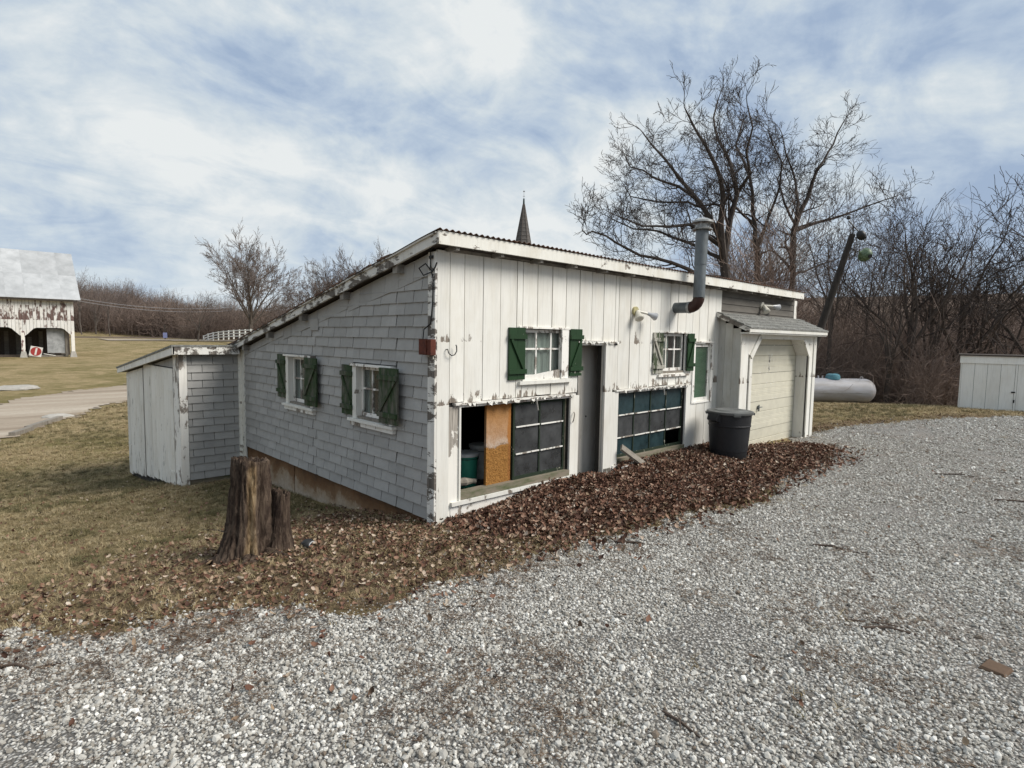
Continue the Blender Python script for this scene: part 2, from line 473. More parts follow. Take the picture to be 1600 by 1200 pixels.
M['wire'] = plain('grey_wire', (0.3, 0.3, 0.3), 0.6, 0.1, bump=0)

# peeling corner post with broad grey patches
M['post_peel'] = paint('post_peeling_to_grey', (0.79, 0.77, 0.71), under=(0.30, 0.275, 0.24), peel=0.66, scale=3.4, stretch=(1, 1, 0.42), soft=0.012)


def glass_mat(name, tint, dust=0.35, rough=0.08, dustcol=(0.16, 0.16, 0.15)):
    m, g, b, vec, rnd, tc = mat(name, rough, 0.6)
    n = g.noise(vec, 5, 6, 0.6)
    out = g.n['Material Output']
    tr = g.new('ShaderNodeBsdfTransparent'); g.put(tr.inputs[0], tint)
    gl = g.new('ShaderNodeBsdfGlossy'); gl.inputs[1].default_value = rough; g.put(gl.inputs[0], (0.9, 0.9, 0.9))
    fr = g.new('ShaderNodeFresnel'); fr.inputs[0].default_value = 1.5
    geo = g.new('ShaderNodeNewGeometry'); front = g.math('SUBTRACT', 1.0, geo.outputs['Backfacing']); frf = g.math('MULTIPLY', fr.outputs[0], front)
    mx = g.new('ShaderNodeMixShader'); g.put(mx.inputs[0], frf); g.l.new(tr.outputs[0], mx.inputs[1]); g.l.new(gl.outputs[0], mx.inputs[2])
    g.put(b.inputs['Base Color'], dustcol); b.inputs['Roughness'].default_value = 0.6
    m2 = g.new('ShaderNodeMixShader'); g.put(m2.inputs[0], g.math('MULTIPLY', g.map(n, 0.3, 0.75, dust * 0.5, dust * 1.4), front))
    g.l.new(mx.outputs[0], m2.inputs[1]); g.l.new(b.outputs[0], m2.inputs[2]); g.l.new(m2.outputs[0], out.inputs[0])
    return m


M['glass'] = glass_mat('dusty_window_glass', (0.85, 0.9, 0.88), 0.2)
M['glass_grey'] = glass_mat('dusty_grey_pane', (0.3, 0.32, 0.32), 0.75, 0.15, (0.055, 0.058, 0.060))
M['glass_teal'] = glass_mat('dark_teal_pane', (0.1, 0.2, 0.25), 0.75, 0.10, (0.008, 0.036, 0.044))
M['glass_pink'] = glass_mat('dusty_brown_pane', (0.3, 0.3, 0.3), 0.8, 0.2, (0.12, 0.085, 0.07))


def mk_concrete():
    m, g, b, vec, rnd, tc = mat('stained_concrete', 0.9, 0.2)
    n = g.noise(vec, 2.3, 6, 0.65, 0.4)
    sp = g.new('ShaderNodeSeparateXYZ'); g.l.new(tc.outputs['Object'], sp.inputs[0])
    zz = g.math('ADD', sp.outputs[2], g.math('MULTIPLY', n, 0.75))
    c = g.ramp(g.map(zz, -0.02, 0.42), [(0.0, (0.40, 0.33, 0.26)), (0.25, (0.33, 0.25, 0.17)), (0.42, (0.20, 0.115, 0.06)), (0.7, (0.14, 0.07, 0.032)), (1.0, (0.085, 0.045, 0.025))])
    f = g.noise(vec, 22, 5, 0.7)
    c = g.mix(g.map(f, 0.35, 0.7, 0, 0.35), c, (0.10, 0.085, 0.06))
    g.put(b.inputs['Base Color'], c); g.put(b.inputs['Normal'], g.bump(f, 0.5, 0.01))
    return m


M['concrete'] = mk_concrete()


def mk_foam():
    m, g, b, vec, rnd, tc = mat('orange_foam_panel', 0.85, 0.2)
    sp = g.new('ShaderNodeSeparateXYZ'); g.l.new(tc.outputs['Object'], sp.inputs[0])
    n = g.noise(vec, 7, 7, 0.68)
    z = g.math('ADD', sp.outputs[2], g.math('MULTIPLY', g.math('SUBTRACT', n, 0.5), 0.22))
    xx = g.math('ADD', sp.outputs[0], g.math('MULTIPLY', g.math('SUBTRACT', n, 0.5), 0.10))
    up = g.ramp(g.map(z, 0.70, 1.15), [(0.0, (0.48, 0.38, 0.30)), (0.3, (0.42, 0.26, 0.15)), (0.8, (0.42, 0.22, 0.085)), (1.0, (0.36, 0.15, 0.035))])
    crumb = g.noise(vec, 46, 6, 0.72, 0.8)
    low = g.ramp(crumb, [(0.30, (0.20, 0.085, 0.025)), (0.47, (0.37, 0.175, 0.045)), (0.66, (0.47, 0.245, 0.075))])
    fl = g.noise(vec, 30, 6, 0.7)
    up = g.mix(g.map(fl, 0.42, 0.66, 0, 0.6), up, (0.30, 0.15, 0.06))
    c = g.mix(g.map(z, 0.665, 0.68), low, up)
    c = g.mix(g.map(xx, 1.075, 1.09), c, (0.36, 0.155, 0.045))
    c = g.mix(g.map(xx, 1.065, 1.075), c, c)
    g.put(b.inputs['Base Color'], c)
    hb = g.math('MULTIPLY', g.map(z, 0.66, 0.69, 1, 0.15), g.math('ADD', crumb, g.noise(vec, 18, 4, 0.7)))
    g.put(b.inputs['Normal'], g.bump(hb, 1.0, 0.03))
    return m


M['foam'] = mk_foam()


def mk_stump():
    m, g, b, vec, rnd, tc = mat('rotten_stump_wood', 0.95, 0.15)
    n = g.noise(g.mapping(vec, scale=(1, 1, 0.2)), 22, 8, 0.75, 0.5)
    p = g.noise(g.mapping(vec, scale=(1, 1, 0.35)), 3.3, 4, 0.55)
    c = g.ramp(n, [(0.33, (0.014, 0.010, 0.009)), (0.47, (0.055, 0.038, 0.029)), (0.60, (0.125, 0.092, 0.068)), (0.75, (0.22, 0.17, 0.125))])
    c2 = g.ramp(n, [(0.36, (0.05, 0.032, 0.018)), (0.5, (0.24, 0.165, 0.09)), (0.66, (0.42, 0.32, 0.20))])
    at = g.new('ShaderNodeAttribute'); at.attribute_name = 'pale'
    c = g.mix(at.outputs['Fac'], c, c2)
    g.put(b.inputs['Base Color'], c); g.put(b.inputs['Normal'], g.bump(n, 0.9, 0.03))
    return m


M['stump'] = mk_stump()


# ---- ground materials
def mk_ground():
    m, g, b, vec, rnd, tc = mat('winter_turf', 0.95, 0.1)
    v = tc.outputs['Object']
    a = g.noise(v, 0.35, 5, 0.6, 0.4); bb = g.noise(v, 1.8, 6, 0.65); c_ = g.noise(v, 22, 6, 0.7); dgr = g.noise(v, 90, 4, 0.7)
    straw = g.mix(g.map(c_, 0.3, 0.7), (0.20, 0.148, 0.080), (0.44, 0.345, 0.195))
    green = g.mix(g.map(c_, 0.3, 0.7), (0.088, 0.076, 0.028), (0.235, 0.195, 0.083))
    c = g.mix(g.map(g.math('ADD', g.math('MULTIPLY', a, .55), g.math('MULTIPLY', bb, .45)), 0.40, 0.58), green, straw)
    at = g.new('ShaderNodeAttribute'); at.attribute_name = 'litter'
    lit = g.mix(g.map(g.noise(v, 34, 5, 0.7), 0.35, 0.65), (0.055, 0.036, 0.022), (0.23, 0.16, 0.10))
    lf = g.math('ADD', at.outputs['Fac'], g.map(c_, 0.35, 0.65, -0.28, 0.28), clamp=True)
    c = g.mix(g.math('MULTIPLY', lf, g.map(at.outputs['Fac'], 0.0, 0.05)), c, lit)
    c = g.mix(g.map(dgr, 0.3, 0.5, 0.55, 0), c, (0.04, 0.03, 0.018))
    g.put(b.inputs['Base Color'], c)
    g.put(b.inputs['Normal'], g.bump(g.math('ADD', c_, g.math('MULTIPLY', dgr, 0.6)), 0.8, 0.03))
    return m


def mk_gravel():
    m, g, b, vec, rnd, tc = mat('limestone_gravel', 0.95, 0.15)
    v = tc.outputs['Object']
    wob = g.vmath('ADD', v, g.vmath('SCALE', g.noise(v, 30, 3, 0.5, out=1)))
    wob.node.inputs[1].links[0].from_node.inputs[3].default_value = 0.008
    d1 = g.voro(wob, 60); cc = g.voro(wob, 60, out='Color')
    sep = g.new('ShaderNodeSeparateColor'); g.put(sep.inputs[0], cc)
    stone = g.ramp(sep.outputs[0], [(0.0, (0.17, 0.155, 0.13)), (0.35, (0.34, 0.325, 0.295)), (0.75, (0.50, 0.485, 0.45)), (1.0, (0.68, 0.665, 0.62))])
    c = g.mix(g.map(d1, 0.26, 0.58), stone, (0.06, 0.052, 0.043))
    big_ = g.noise(v, 0.5, 5, 0.6); md = g.noise(g.mapping(v, scale=(0.6, 1.5, 1), rot=(0, 0, 0.7)), 2.2, 6, 0.68)
    c = g.mix(g.map(g.math('ADD', g.math('MULTIPLY', big_, .5), g.math('MULTIPLY', md, .5)), 0.50, 0.64, 0, 0.75), c, (0.155, 0.12, 0.09))
    c = g.mix(g.map(g.noise(v, 180, 3, 0.6), 0.3, 0.7, 0.0, 0.25), c, (0.6, 0.59, 0.57))
    g.put(b.inputs['Base Color'], c)
    g.put(b.inputs['Normal'], g.bump(g.math('SUBTRACT', 1.0, d1), 1.0, 0.012))
    return m


def mk_stones():
    m, g, b, vec, rnd, tc = mat('loose_limestone', 0.9, 0.2)
    c = g.ramp(rnd, [(0.0, (0.15, 0.115, 0.085)), (0.10, (0.22, 0.20, 0.17)), (0.35, (0.36, 0.345, 0.31)), (0.72, (0.51, 0.495, 0.455)), (0.9, (0.66, 0.645, 0.60)), (1.0, (0.82, 0.805, 0.76))])
    n = g.noise(tc.outputs['Object'], 90, 3, 0.6)
    c = g.mix(g.map(n, 0.3, 0.7, 0, 0.3), c, (0.24, 0.22, 0.19))
    g.put(b.inputs['Base Color'], c)
    return m


def mk_leaf(name, stops):
    m, g, b, vec, rnd, tc = mat(name, 0.75, 0.25)
    c = g.ramp(rnd, stops)
    n = g.noise(tc.outputs['Object'], 30, 3, 0.6)
    g.put(b.inputs['Base Color'], g.mix(g.map(n, 0.3, 0.7, 0, 0.35), c, (0.05, 0.03, 0.02)))
    return m


def mk_road():
    m, g, b, vec, rnd, tc = mat('pale_lane_gravel', 0.95, 0.1)
    v = tc.outputs['Object']
    n = g.noise(g.mapping(v, rot=(0, 0, -0.95), scale=(0.10, 0.8, 1)), 0.9, 6, 0.6); f = g.noise(v, 8, 6, 0.7)
    c = g.ramp(n, [(0.3, (0.22, 0.17, 0.125)), (0.5, (0.36, 0.30, 0.235)), (0.7, (0.48, 0.42, 0.345))])
    c = g.mix(g.map(f, 0.35, 0.7, 0, 0.4), c, (0.20, 0.17, 0.13))
    g.put(b.inputs['Base Color'], c)
    return m


def mk_woodfloor():
    m, g, b, vec, rnd, tc = mat('leafy_wood_floor', 0.95, 0.1)
    n = g.noise(tc.outputs['Object'], 0.8, 8, 0.75); 
    g.put(b.inputs['Base Color'], g.ramp(n, [(0.3, (0.06, 0.043, 0.034)), (0.5, (0.14, 0.105, 0.082)), (0.7, (0.24, 0.19, 0.15))]))
    return m


def mk_debris():
    return mk_leaf('brown_plant_debris', [(0, (0.05, 0.03, 0.02)), (0.5, (0.13, 0.085, 0.055)), (1, (0.30, 0.22, 0.15))])


M['ground'] = mk_ground(); M['debris'] = mk_debris(); M['gravel'] = mk_gravel(); M['stones'] = mk_stones(); M['road'] = mk_road()
M['leaf'] = mk_leaf('fallen_leaf', [(0, (0.045, 0.022, 0.015)), (0.35, (0.13, 0.060, 0.038)), (0.6, (0.20, 0.105, 0.068)), (0.82, (0.29, 0.175, 0.12)), (0.94, (0.42, 0.31, 0.23)), (1, (0.60, 0.52, 0.43))])
M['leaf_pale'] = mk_leaf('pale_dry_leaf', [(0, (0.07, 0.043, 0.027)), (0.4, (0.19, 0.125, 0.08)), (0.8, (0.34, 0.25, 0.165)), (1, (0.55, 0.46, 0.36))])
M['grass'] = mk_leaf('dry_grass_blades', [(0, (0.11, 0.085, 0.037)), (0.3, (0.23, 0.175, 0.085)), (0.6, (0.38, 0.295, 0.16)), (1, (0.56, 0.46, 0.285))])
M['grass_green'] = mk_leaf('olive_grass_blades', [(0, (0.06, 0.058, 0.022)), (0.5, (0.135, 0.122, 0.052)), (1, (0.29, 0.24, 0.125))])

# ------------------------------------------------------------------ ground sheets
GRAVEL = [(-6.5, 1.6), (-5.0, 0.75), (-3.43, -0.10), (-3.13, -0.38), (-2.84, -0.66), (-2.42, -0.87), (-2.14, -1.10), (-1.67, -1.43), (-1.38, -1.60), (-1.09, -1.65),
          (-0.73, -1.65), (-0.41, -1.60), (0.22, -1.74), (0.83, -1.68), (1.60, -1.83), (2.89, -2.11), (4.11, -1.95), (5.06, -1.6), (6.3, -1.2), (6.4, -0.42), (9.46, -0.44),
          (10.51, -0.42), (11.90, -0.70), (14.96, -1.80), (18.0, -3.06), (24.0, -6.0), (24, -15), (8, -17), (-8, -15), (-12, -4)]
PILE = [(0.12, -0.02), (0.05, -0.5), (0.1, -0.95), (0.40, -1.40), (0.95, -1.55), (1.75, -1.70), (3.15, -2.0), (4.75, -1.72), (6.40, -1.72), (8.0, -1.30), (7.9, -0.75), (7.0, -0.44), (6.0, -0.44), (6.0, -0.02)]
PILE_W = [(0.12, 0.02), (0.7, -0.55), (2.5, -0.8), (5.4, -0.75), (6.2, -0.6), (6.0, 0.02)]
def pile_h(x, y):
    """how much higher than the ground the drift of leaves is"""
    d = pdist(x, y, PILE); ins = inpoly(x, y, PILE)
    a = np.where(ins, sstep(0, 0.45, d) * 0.045, 0)
    wall = np.clip(1 - (-np.asarray(y)) / 1.25, 0, 1) * sstep(0.25, 1.5, x) * (1 - sstep(6.0, 6.9, x))
    dip = np.exp(-((np.asarray(x) - 2.82) ** 2 + (np.asarray(y) + 0.05) ** 2) / 0.05) * 0.13
    dip = dip + np.exp(-((np.asarray(x) - 5.35) ** 2 + (np.asarray(y) + 0.72) ** 2) / 0.16) * 0.085
    return a + np.where(ins, 0.105 * wall * wall * (0.8 + 0.4 * vnoise(x, y, 2.3)), 0) - dip
def in_building(x, y):
    return ((x > 0.03) & (x < 9.35) & (y > 0.02) & (y < 5.7)) | ((x > 5.97) & (x < 9.4) & (y > -0.4) & (y < 0.1)) | ((x > -0.95) & (x < 3) & (y > 5.6) & (y < 9.6))


def grid_mesh(name, xs, ys, hf, m, keep=None, attr=None, dz=0.0):
    X, Y = np.meshgrid(xs, ys); Z = hf(X, Y) + dz
    nx, ny = len(xs), len(ys)
    idx = np.arange(nx * ny).reshape(ny, nx)
    F = np.stack([idx[:-1, :-1], idx[:-1, 1:], idx[1:, 1:], idx[1:, :-1]], -1).reshape(-1, 4)
    if keep is not None:
        cx = (X[:-1, :-1] + X[1:, 1:]) / 2; cy = (Y[:-1, :-1] + Y[1:, 1:]) / 2
        F = F[keep(cx, cy).ravel()]
    used = np.unique(F); remap = -np.ones(nx * ny, int); remap[used] = np.arange(len(used))
    V = np.stack([X.ravel(), Y.ravel(), Z.ravel()], -1)[used]; F = remap[F]
    me = bpy.data.meshes.new(name); me.from_pydata(V.tolist(), [], F.tolist()); me.materials.append(m)
    me.polygons.foreach_set('use_smooth', [True] * len(me.polygons))
    if attr:
        for an, fn in attr.items():
            a_ = me.attributes.new(an, 'FLOAT', 'POINT'); a_.data.foreach_set('value', fn(V[:, 0], V[:, 1]).astype(np.float32))
    o = bpy.data.objects.new(name, me); COL.objects.link(o)
    return o


def spaced(lo, hi, a, b, step, grow=1.25):
    v = list(np.arange(a, b + 1e-6, step)); s_ = step
    while v[-1] < hi: s_ = min(s_ * grow, 30); v.append(v[-1] + s_)
    s_ = step; v = v[::-1]
    while v[-1] > lo: s_ = min(s_ * grow, 30); v.append(v[-1] - s_)
    return np.array(v[::-1])


def litter(x, y):
    dg = pdist(x, y, GRAVEL); sg = np.where(inpoly(x, y, GRAVEL), -dg, dg)
    band = np.exp(-((sg - 0.45) / 0.70) ** 2) * (x < 1.5) * (0.68 + 0.32 * sstep(-3.2, -1.6, x))
    st = np.exp(-((x + 1.7) ** 2 + (y - 0.5) ** 2) / 1.6)
    gab = np.exp(-((y + 0.1 * 0 - 0.6) / 1.6) ** 2) * np.exp(-((x + 0.6) / 0.9) ** 2) * 0.8
    right = np.exp(-((sg - 0.3) / 0.5) ** 2) * (x > 8.8) * 0.9
    pl_ = inpoly(x, y, PILE) * 1.5
    n_ = vnoise(x, y, 1.1) * 0.6 + vnoise(x + 9, y + 4, 3.1) * 0.4
    return np.clip((band * 0.95 + st * 0.9 + gab + right + pl_) * (0.45 + n_), 0, 1)


ground = grid_mesh('ground', spaced(-420, 520, -14, 24, 0.22), spaced(-160, 520, -9, 26, 0.22), h, M['ground'], attr={'litter': litter})
tag(ground, 'dry winter turf sloping away behind the workshop', kind='structure')


def hill_h(x, y): return h(x, y) + 0.05 + np.where(np.degrees(np.arctan2(y + 4.8, x + 3.5)) < 55, 0.9 * sstep(44, 70, np.hypot(x + 3.5, y + 4.8)), 0.9 * sstep(146, 190, np.hypot(x + 3.5, y + 4.8)) - 0.02)
hillo = grid_mesh('hill', spaced(-300, 500, -100, 300, 8), spaced(-160, 500, -100, 300, 8), hill_h, mk_woodfloor(),
                  keep=lambda x, y: ((np.degrees(np.arctan2(y + 4.8, x + 3.5)) < 55) & (np.hypot(x + 3.5, y + 4.8) > 38)) | (np.hypot(x + 3.5, y + 4.8) > 141))
tag(hillo, 'brown leafy rise under the bare woods', kind='structure')


def gkeep(x, y):
    d = pdist(x, y, GRAVEL); s_ = np.where(inpoly(x, y, GRAVEL), d, -d)
    return s_ > (vnoise(x, y, 1.7) - 0.5) * 0.42 + (vnoise(x, y, 5.1) - 0.5) * 0.22
gr = grid_mesh('gravel_driveway', np.arange(-9, 20, 0.07), np.arange(-10, 1.2, 0.07), h, M['gravel'], keep=gkeep, dz=0.012)
tag(gr, 'pale crushed limestone driveway in front of the workshop', kind='structure')
gr2 = grid_mesh('gravel_apron', np.arange(18, 25, 0.25), np.arange(-14, -2, 0.25), h, M['gravel'], keep=lambda x, y: inpoly(x, y, GRAVEL) & (x > 19.95), dz=0.012)
tag(gr2, 'far corner of the pale gravel yard', kind='structure')

ROAD_N = [(-14, 2.5), (-6, 12), (-2.76, 17.94), (-1.68, 20.45), (-0.02, 23.75), (2.18, 27.54), (8, 34), (20, 46), (40, 62)]
ROAD_F = [(60, 90), (36, 72), (14, 49), (3.76, 36.31), (1.37, 34.0), (-0.82, 31.45), (-2.31, 29.43), (-7, 22), (-20, 8)]
lane = grid_mesh('lane', np.arange(-20, 60, 0.25), np.arange(2, 90, 0.25), h, M['road'], keep=lambda x, y: np.where(inpoly(x, y, ROAD_N + ROAD_F), 1, -1) * pdist(x, y, ROAD_N + ROAD_F) > (vnoise(x, y, 0.9) - .5) * 0.8 + (vnoise(x, y, 2.9) - .5) * 0.5, dz=0.03)
tag(lane, 'pale gravel lane curving between the lawn and the barn field', kind='structure')
lane2 = grid_mesh('field_track', np.arange(-10, 90, 1.5), np.arange(90, 150, 1.5), h, M['road'], keep=lambda x, y: (np.abs(np.hypot(x + 3.5, y + 4.8) - 120) < 5) & (x > 14) & (x < 60), dz=0.05)
tag(lane2, 'pale track crossing the far side of the field', kind='structure')

# drift of leaves against the front wall
pile = grid_mesh('leaf_drift', np.arange(-0.1, 9, 0.07), np.arange(-2.3, 0.15, 0.07), lambda x, y: h(x, y) + pile_h(x, y), mk_leafbase() if 'mk_leafbase' in globals() else M['ground'],
                 keep=lambda x, y: inpoly(x, y, PILE) & ~((x > 5.97) & (y > -0.42)) & (pdist(x, y, PILE) > 0.05 + 0.25 * vnoise(x, y, 3.0) * (y < -0.5)), dz=0.018)
a_ = pile.data.attributes.new('litter', 'FLOAT', 'POINT'); a_.data.foreach_set('value', np.ones(len(pile.data.vertices), np.float32))
tag(pile, 'thick drift of brown leaves along the foot of the white wall', 'leaves', kind='stuff')

# ------------------------------------------------------------------ the workshop
RK = [(-0.32, 2.972), (-0.235, 2.962), (0.073, 2.905), (0.518, 2.81), (1.245, 2.672), (2.75, 2.36), (4.479, 2.005), (5.9, 1.70)]
def roof_z(y): return float(np.interp(y, [p[0] for p in RK], [p[1] for p in RK]))
WS = thing('workshop', 'low weathered workshop with a single-slope roof, white plank front and grey shingled gable', 'workshop', (0, 0, 0))
EXP = 0.127
# openings: front (X0,X1,Z0,Z1), gable (Y0,Y1,Z0,Z1)
F_OPEN = [(0.31, 2.09, 0.17, 1.205), (2.27, 2.765, -0.2, 1.875), (3.12, 4.95, 0.17, 1.20), (1.20, 2.0, 1.44, 2.04), (4.12, 4.88, 1.42, 2.04), (5.20, 5.70, 0.93, 1.87)]
G_OPEN = [(2.82, 3.60, 0.93, 1.60), (0.82, 1.60, 0.93, 1.55)]

# sheathing behind boards and shingles
mb = MB()
for (a, b, p, q) in subtract((0.02, 9.35, -0.3, 2.84), F_OPEN): mb.box(a, b, 0.0, 0.08, p, q)
mb.build('wall', M['core'], WS)
mb = MB()
ysteps = sorted({0.08, 5.62} | {v for h_ in G_OPEN for v in h_[:2]} | set(np.arange(0.4, 5.6, 0.4)))
for ya, yb in zip(ysteps[:-1], ysteps[1:]):
    m_ = (ya + yb) / 2
    zb = [(-0.010, None)]
    for h_ in G_OPEN:
        if h_[0] < m_ < h_[1]: zb = [(-0.010, h_[2]), (h_[3], None)]
    for (p, q) in zb:
        qa = roof_z(ya) - 0.14 if q is None else q; qb = roof_z(yb) - 0.14 if q is None else q
        mb.prism([(ya, p), (yb, p), (yb, qb), (ya, qa)], 0, 0.004, 0.08)
mb.build('wall', M['core'], WS)
# back wall, right wall, interior floor and lining
mb = MB(); mb.box(0.08, 9.35, 5.55, 5.62, -0.6, 1.6)
mb.prism([(0.08, -0.6), (5.55, -0.6), (5.55, roof_z(5.55) - .14), (0.08, roof_z(0.08) - .14)], 0, 9.30, 9.35)
mb.build('wall', M['brown_siding'], WS)
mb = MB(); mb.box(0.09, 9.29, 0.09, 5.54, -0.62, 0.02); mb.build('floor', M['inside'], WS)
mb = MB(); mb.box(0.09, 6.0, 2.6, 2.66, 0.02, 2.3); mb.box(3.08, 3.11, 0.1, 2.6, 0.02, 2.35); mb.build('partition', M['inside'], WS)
# foundation
MB().box(0.02, 0.20, 0.10, 3.548, -1.0, -0.012).build('foundation', M['concrete'], WS)
MB().box(0.012, 0.20, 3.556, 5.60, -1.0, -0.012).build('foundation', M['concrete'], WS)
MB().box(0.201, 9.3, 0.01, 0.13, -0.7, -0.32).build('foundation', M['concrete'], WS)
MB().box(0.201, 9.3, 5.45, 5.60, -1.2, -0.62).build('foundation', M['concrete'], WS)

# front boards
joints = [0.155, 0.352, 0.610, 0.863, 1.116, 1.214, 1.458, 1.715, 1.974, 2.233, 2.478, 2.735, 2.990, 3.077, 3.348, 3.599, 3.864, 4.123, 4.39, 4.62, 4.868, 5.08, 5.297, 5.574, 5.83, 6.035]
TRIMZ = 1.235
for k, (a, b) in enumerate(zip(joints[:-1], joints[1:])):
    mb = MB()
    z0 = TRIMZ
    if 2.2 < a < 3.0 and a < 2.72: z0 = 1.905
    if a >= 4.95: z0 = 0.02
    if a >= 5.5: z0 = 0.02
    holes = [h_ for h_ in F_OPEN if h_[0] < b and h_[1] > a]
    jit = rng.uniform(-0.003, 0.003); gap = rng.uniform(0.003, 0.0085)
    prev = None
    for (p, q, r_, s_) in sorted(subtract((a + gap, b - gap, z0, 2.80), holes), key=lambda t: (t[2] > 1.44, t[2], t[0])):
        if prev is not None and r_ > prev + 0.02 and mb.v and (r_ >= 1.8) and not any(True for _ in ()):
            mb.build('board', M['white'], WS); mb = MB()
        mb.box(p, q, -0.026 + jit, -0.001, r_ + (rng.uniform(-0.006, 0.012) if r_ == TRIMZ else 0), s_); prev = s_ if prev is None else max(prev, s_)
    mb.build('board', M['white'], WS)
# corner boards and posts
MB().box(-0.006, 0.150, -0.030, -0.001, -0.06, 2.80).build('corner_board', M['white'], WS)
mb = MB(); mb.box(-0.034, -0.002, -0.028, 0.095, -0.07, 2.78); mb.build('corner_board', M['white_flake'], WS)
MB().box(0.152, 0.305, -0.024, -0.001, -0.03, 1.19).build('post', M['post_peel'], WS)
MB().box(0.285, 0.308, -0.040, 0.03, 0.10, 1.18).build('post', M['white'], WS)
MB().box(2.10, 2.265, -0.030, 0.0, 0.02, 1.20).build('post', M['white'], WS)
MB().box(2.765, 2.93, -0.060, -0.022, -0.12, 1.875).build('post', M['white'], WS, label='white door-side board, splintered at its foot')
MB().box(2.934, 3.10, -0.045, -0.001, 0.03, 1.20).build('post', M['white'], WS)
MB().box(2.934, 3.07, -0.030, -0.001, 1.24, 1.875).build('post', M['white'], WS)
mb = MB()
for k in range(6):
    x_ = 2.785 + k * 0.026; mb.bar((x_, -0.064, 0.16), (x_ + rng.uniform(-0.005, 0.035), -0.072 - rng.uniform(0, 0.03), -0.09 + k * 0.02), 0.010, 0.006)
mb.build('splinter', M['bare'], WS)
MB().box(4.955, 5.075, -0.030, -0.001, 0.02, 1.235).build('post', M['white'], WS)
# ledges over the basement openings and door
def ledge(x0, x1, z, mt='white_peel'):
    mb = MB(); mb.box(x0, x1, -0.062, 0.0, z, z + 0.022); mb.box(x0 + .01, x1 - .01, -0.030, 0.0, z - 0.03, z - 0.002)
    mb.build('ledge', M[mt], WS)
ledge(0.22, 2.16, 1.208); ledge(3.03, 5.0, 1.208); ledge(2.20, 3.07, 1.878); ledge(5.12, 5.80, 1.90)
# flaking paint curls hanging over the ledges
mb = MB()
for (x0, x1, z) in [(0.3, 2.1, 1.225), (3.1, 4.9, 1.225), (2.3, 3.0, 1.90)]:
    for _ in range(26):
        x_ = rng.uniform(x0, x1); l_ = rng.uniform(0.02, 0.07); 
        mb.hexa([(x_, -0.068, z), (x_ + l_, -0.070, z), (x_ + l_, -0.066, z), (x_, -0.064, z), (x_ + .01, -0.08, z - l_ * .5), (x_ + l_ * .7, -0.078, z - l_ * .7), (x_ + l_ * .7, -0.076, z - l_ * .7), (x_ + .01, -0.077, z - l_ * .5)])
mb.bar((1.42, -0.07, 1.22), (1.45, -0.08, 1.07), 0.018, 0.003); mb.bar((4.22, -0.07, 1.22), (4.23, -0.08, 1.10), 0.016, 0.003)
tag(mb.build('paint_curls', M['white'], WS), kind='stuff')
# sills of the basement openings
for (x0, x1) in [(0.31, 2.10), (3.12, 4.95)]:
    MB().box(x0, x1, -0.035, 0.10, 0.175, 0.245).build('sill', M['sillwood'], WS)
    MB().box(x0 - 0.13, x1 + 0.02, -0.060, -0.0015, 0.128, 0.170).build('sill', M['white'], WS)
    MB().box(x0 - 0.13, x1 + 0.02, -0.030, -0.0015, -0.05, 0.125).build('sill', M['white_peel'], WS)
# right-hand panel under the green window
MB().box(5.085, 5.99, -0.014, -0.001, 0.0, 0.90).build('panel', M['white'], WS)

# front fascia, eave blocks, soffit
for (a, b) in [(-0.13, 2.4), (2.403, 4.9), (4.903, 9.20)]:
    MB().box(a, b, -0.222, -0.195, 2.822 + rng.uniform(-.004, .004), 2.952).build('fascia', M['white_trim'], WS)
for k in range(16):
    x_ = 0.10 + k * 0.61
    if x_ > 9.2: break
    MB().box(x_, x_ + 0.045, -0.194, 0.0, 2.79, 2.90).build('rafter_tail', M['soffit'], WS)
mb = MB()
for k in range(15):
    a = 0.152 + k * 0.61
    mb.box(a, a + 0.555, -0.034, 0.0, 2.795 + (0.012 if k % 2 else 0), 2.885)
mb.build('frieze_board', M['soffit'], WS)
# roof: corrugated sheets side by side
def corrug(x0, x1, name='roof_sheet'):
    n = int((x1 - x0) / 0.0127) + 1
    xs = np.linspace(x0, x1, n); ys = [-0.243, -0.15, 0.07, 0.52, 1.245, 2.0, 2.75, 3.6, 4.479, 5.2, 6.05]
    V = []; F = []
    for top in (0, 1):
        for y in ys:
            for x in xs:
                z = roof_z(y) + 0.0 + 0.010 * math.sin(2 * math.pi * x / 0.076) + (0.0 if top else -0.003) + 0.006 * math.sin(x * 1.3)
                V.append((x, y, z + 0.004))
    ny = len(ys)
    for j in range(ny - 1):
        for i in range(n - 1):
            a = j * n + i; F.append((a, a + 1, a + n + 1, a + n)); o = ny * n; F.append((o + a, o + a + n, o + a + n + 1, o + a + 1))
    for i in range(n - 1): F.append((i, ny * n + i, ny * n + i + 1, i + 1))
    me = bpy.data.meshes.new(name); me.from_pydata(V, [], F); me.materials.append(M['rust'])
    me.polygons.foreach_set('use_smooth', [True] * len(me.polygons))
    return link(name, me, WS)
for k in range(13): corrug(-0.17 + k * 0.725, -0.17 + (k + 1) * 0.725 + 0.02)
# underlay deck
mb = MB()
for (p, q) in zip(RK[1:-1], RK[2:]):
    mb.hexa([(-0.11, max(p[0], -.193), p[1] - 0.10), (9.2, max(p[0], -.193), p[1] - 0.10), (9.2, q[0], q[1] - 0.10), (-0.11, q[0], q[1] - 0.10), (-0.11, max(p[0], -.193), p[1] - 0.016), (9.2, max(p[0], -.193), p[1] - 0.016), (9.2, q[0], q[1] - 0.016), (-0.11, q[0], q[1] - 0.016)])
mb.build('roof_deck', M['darkwood'], WS)
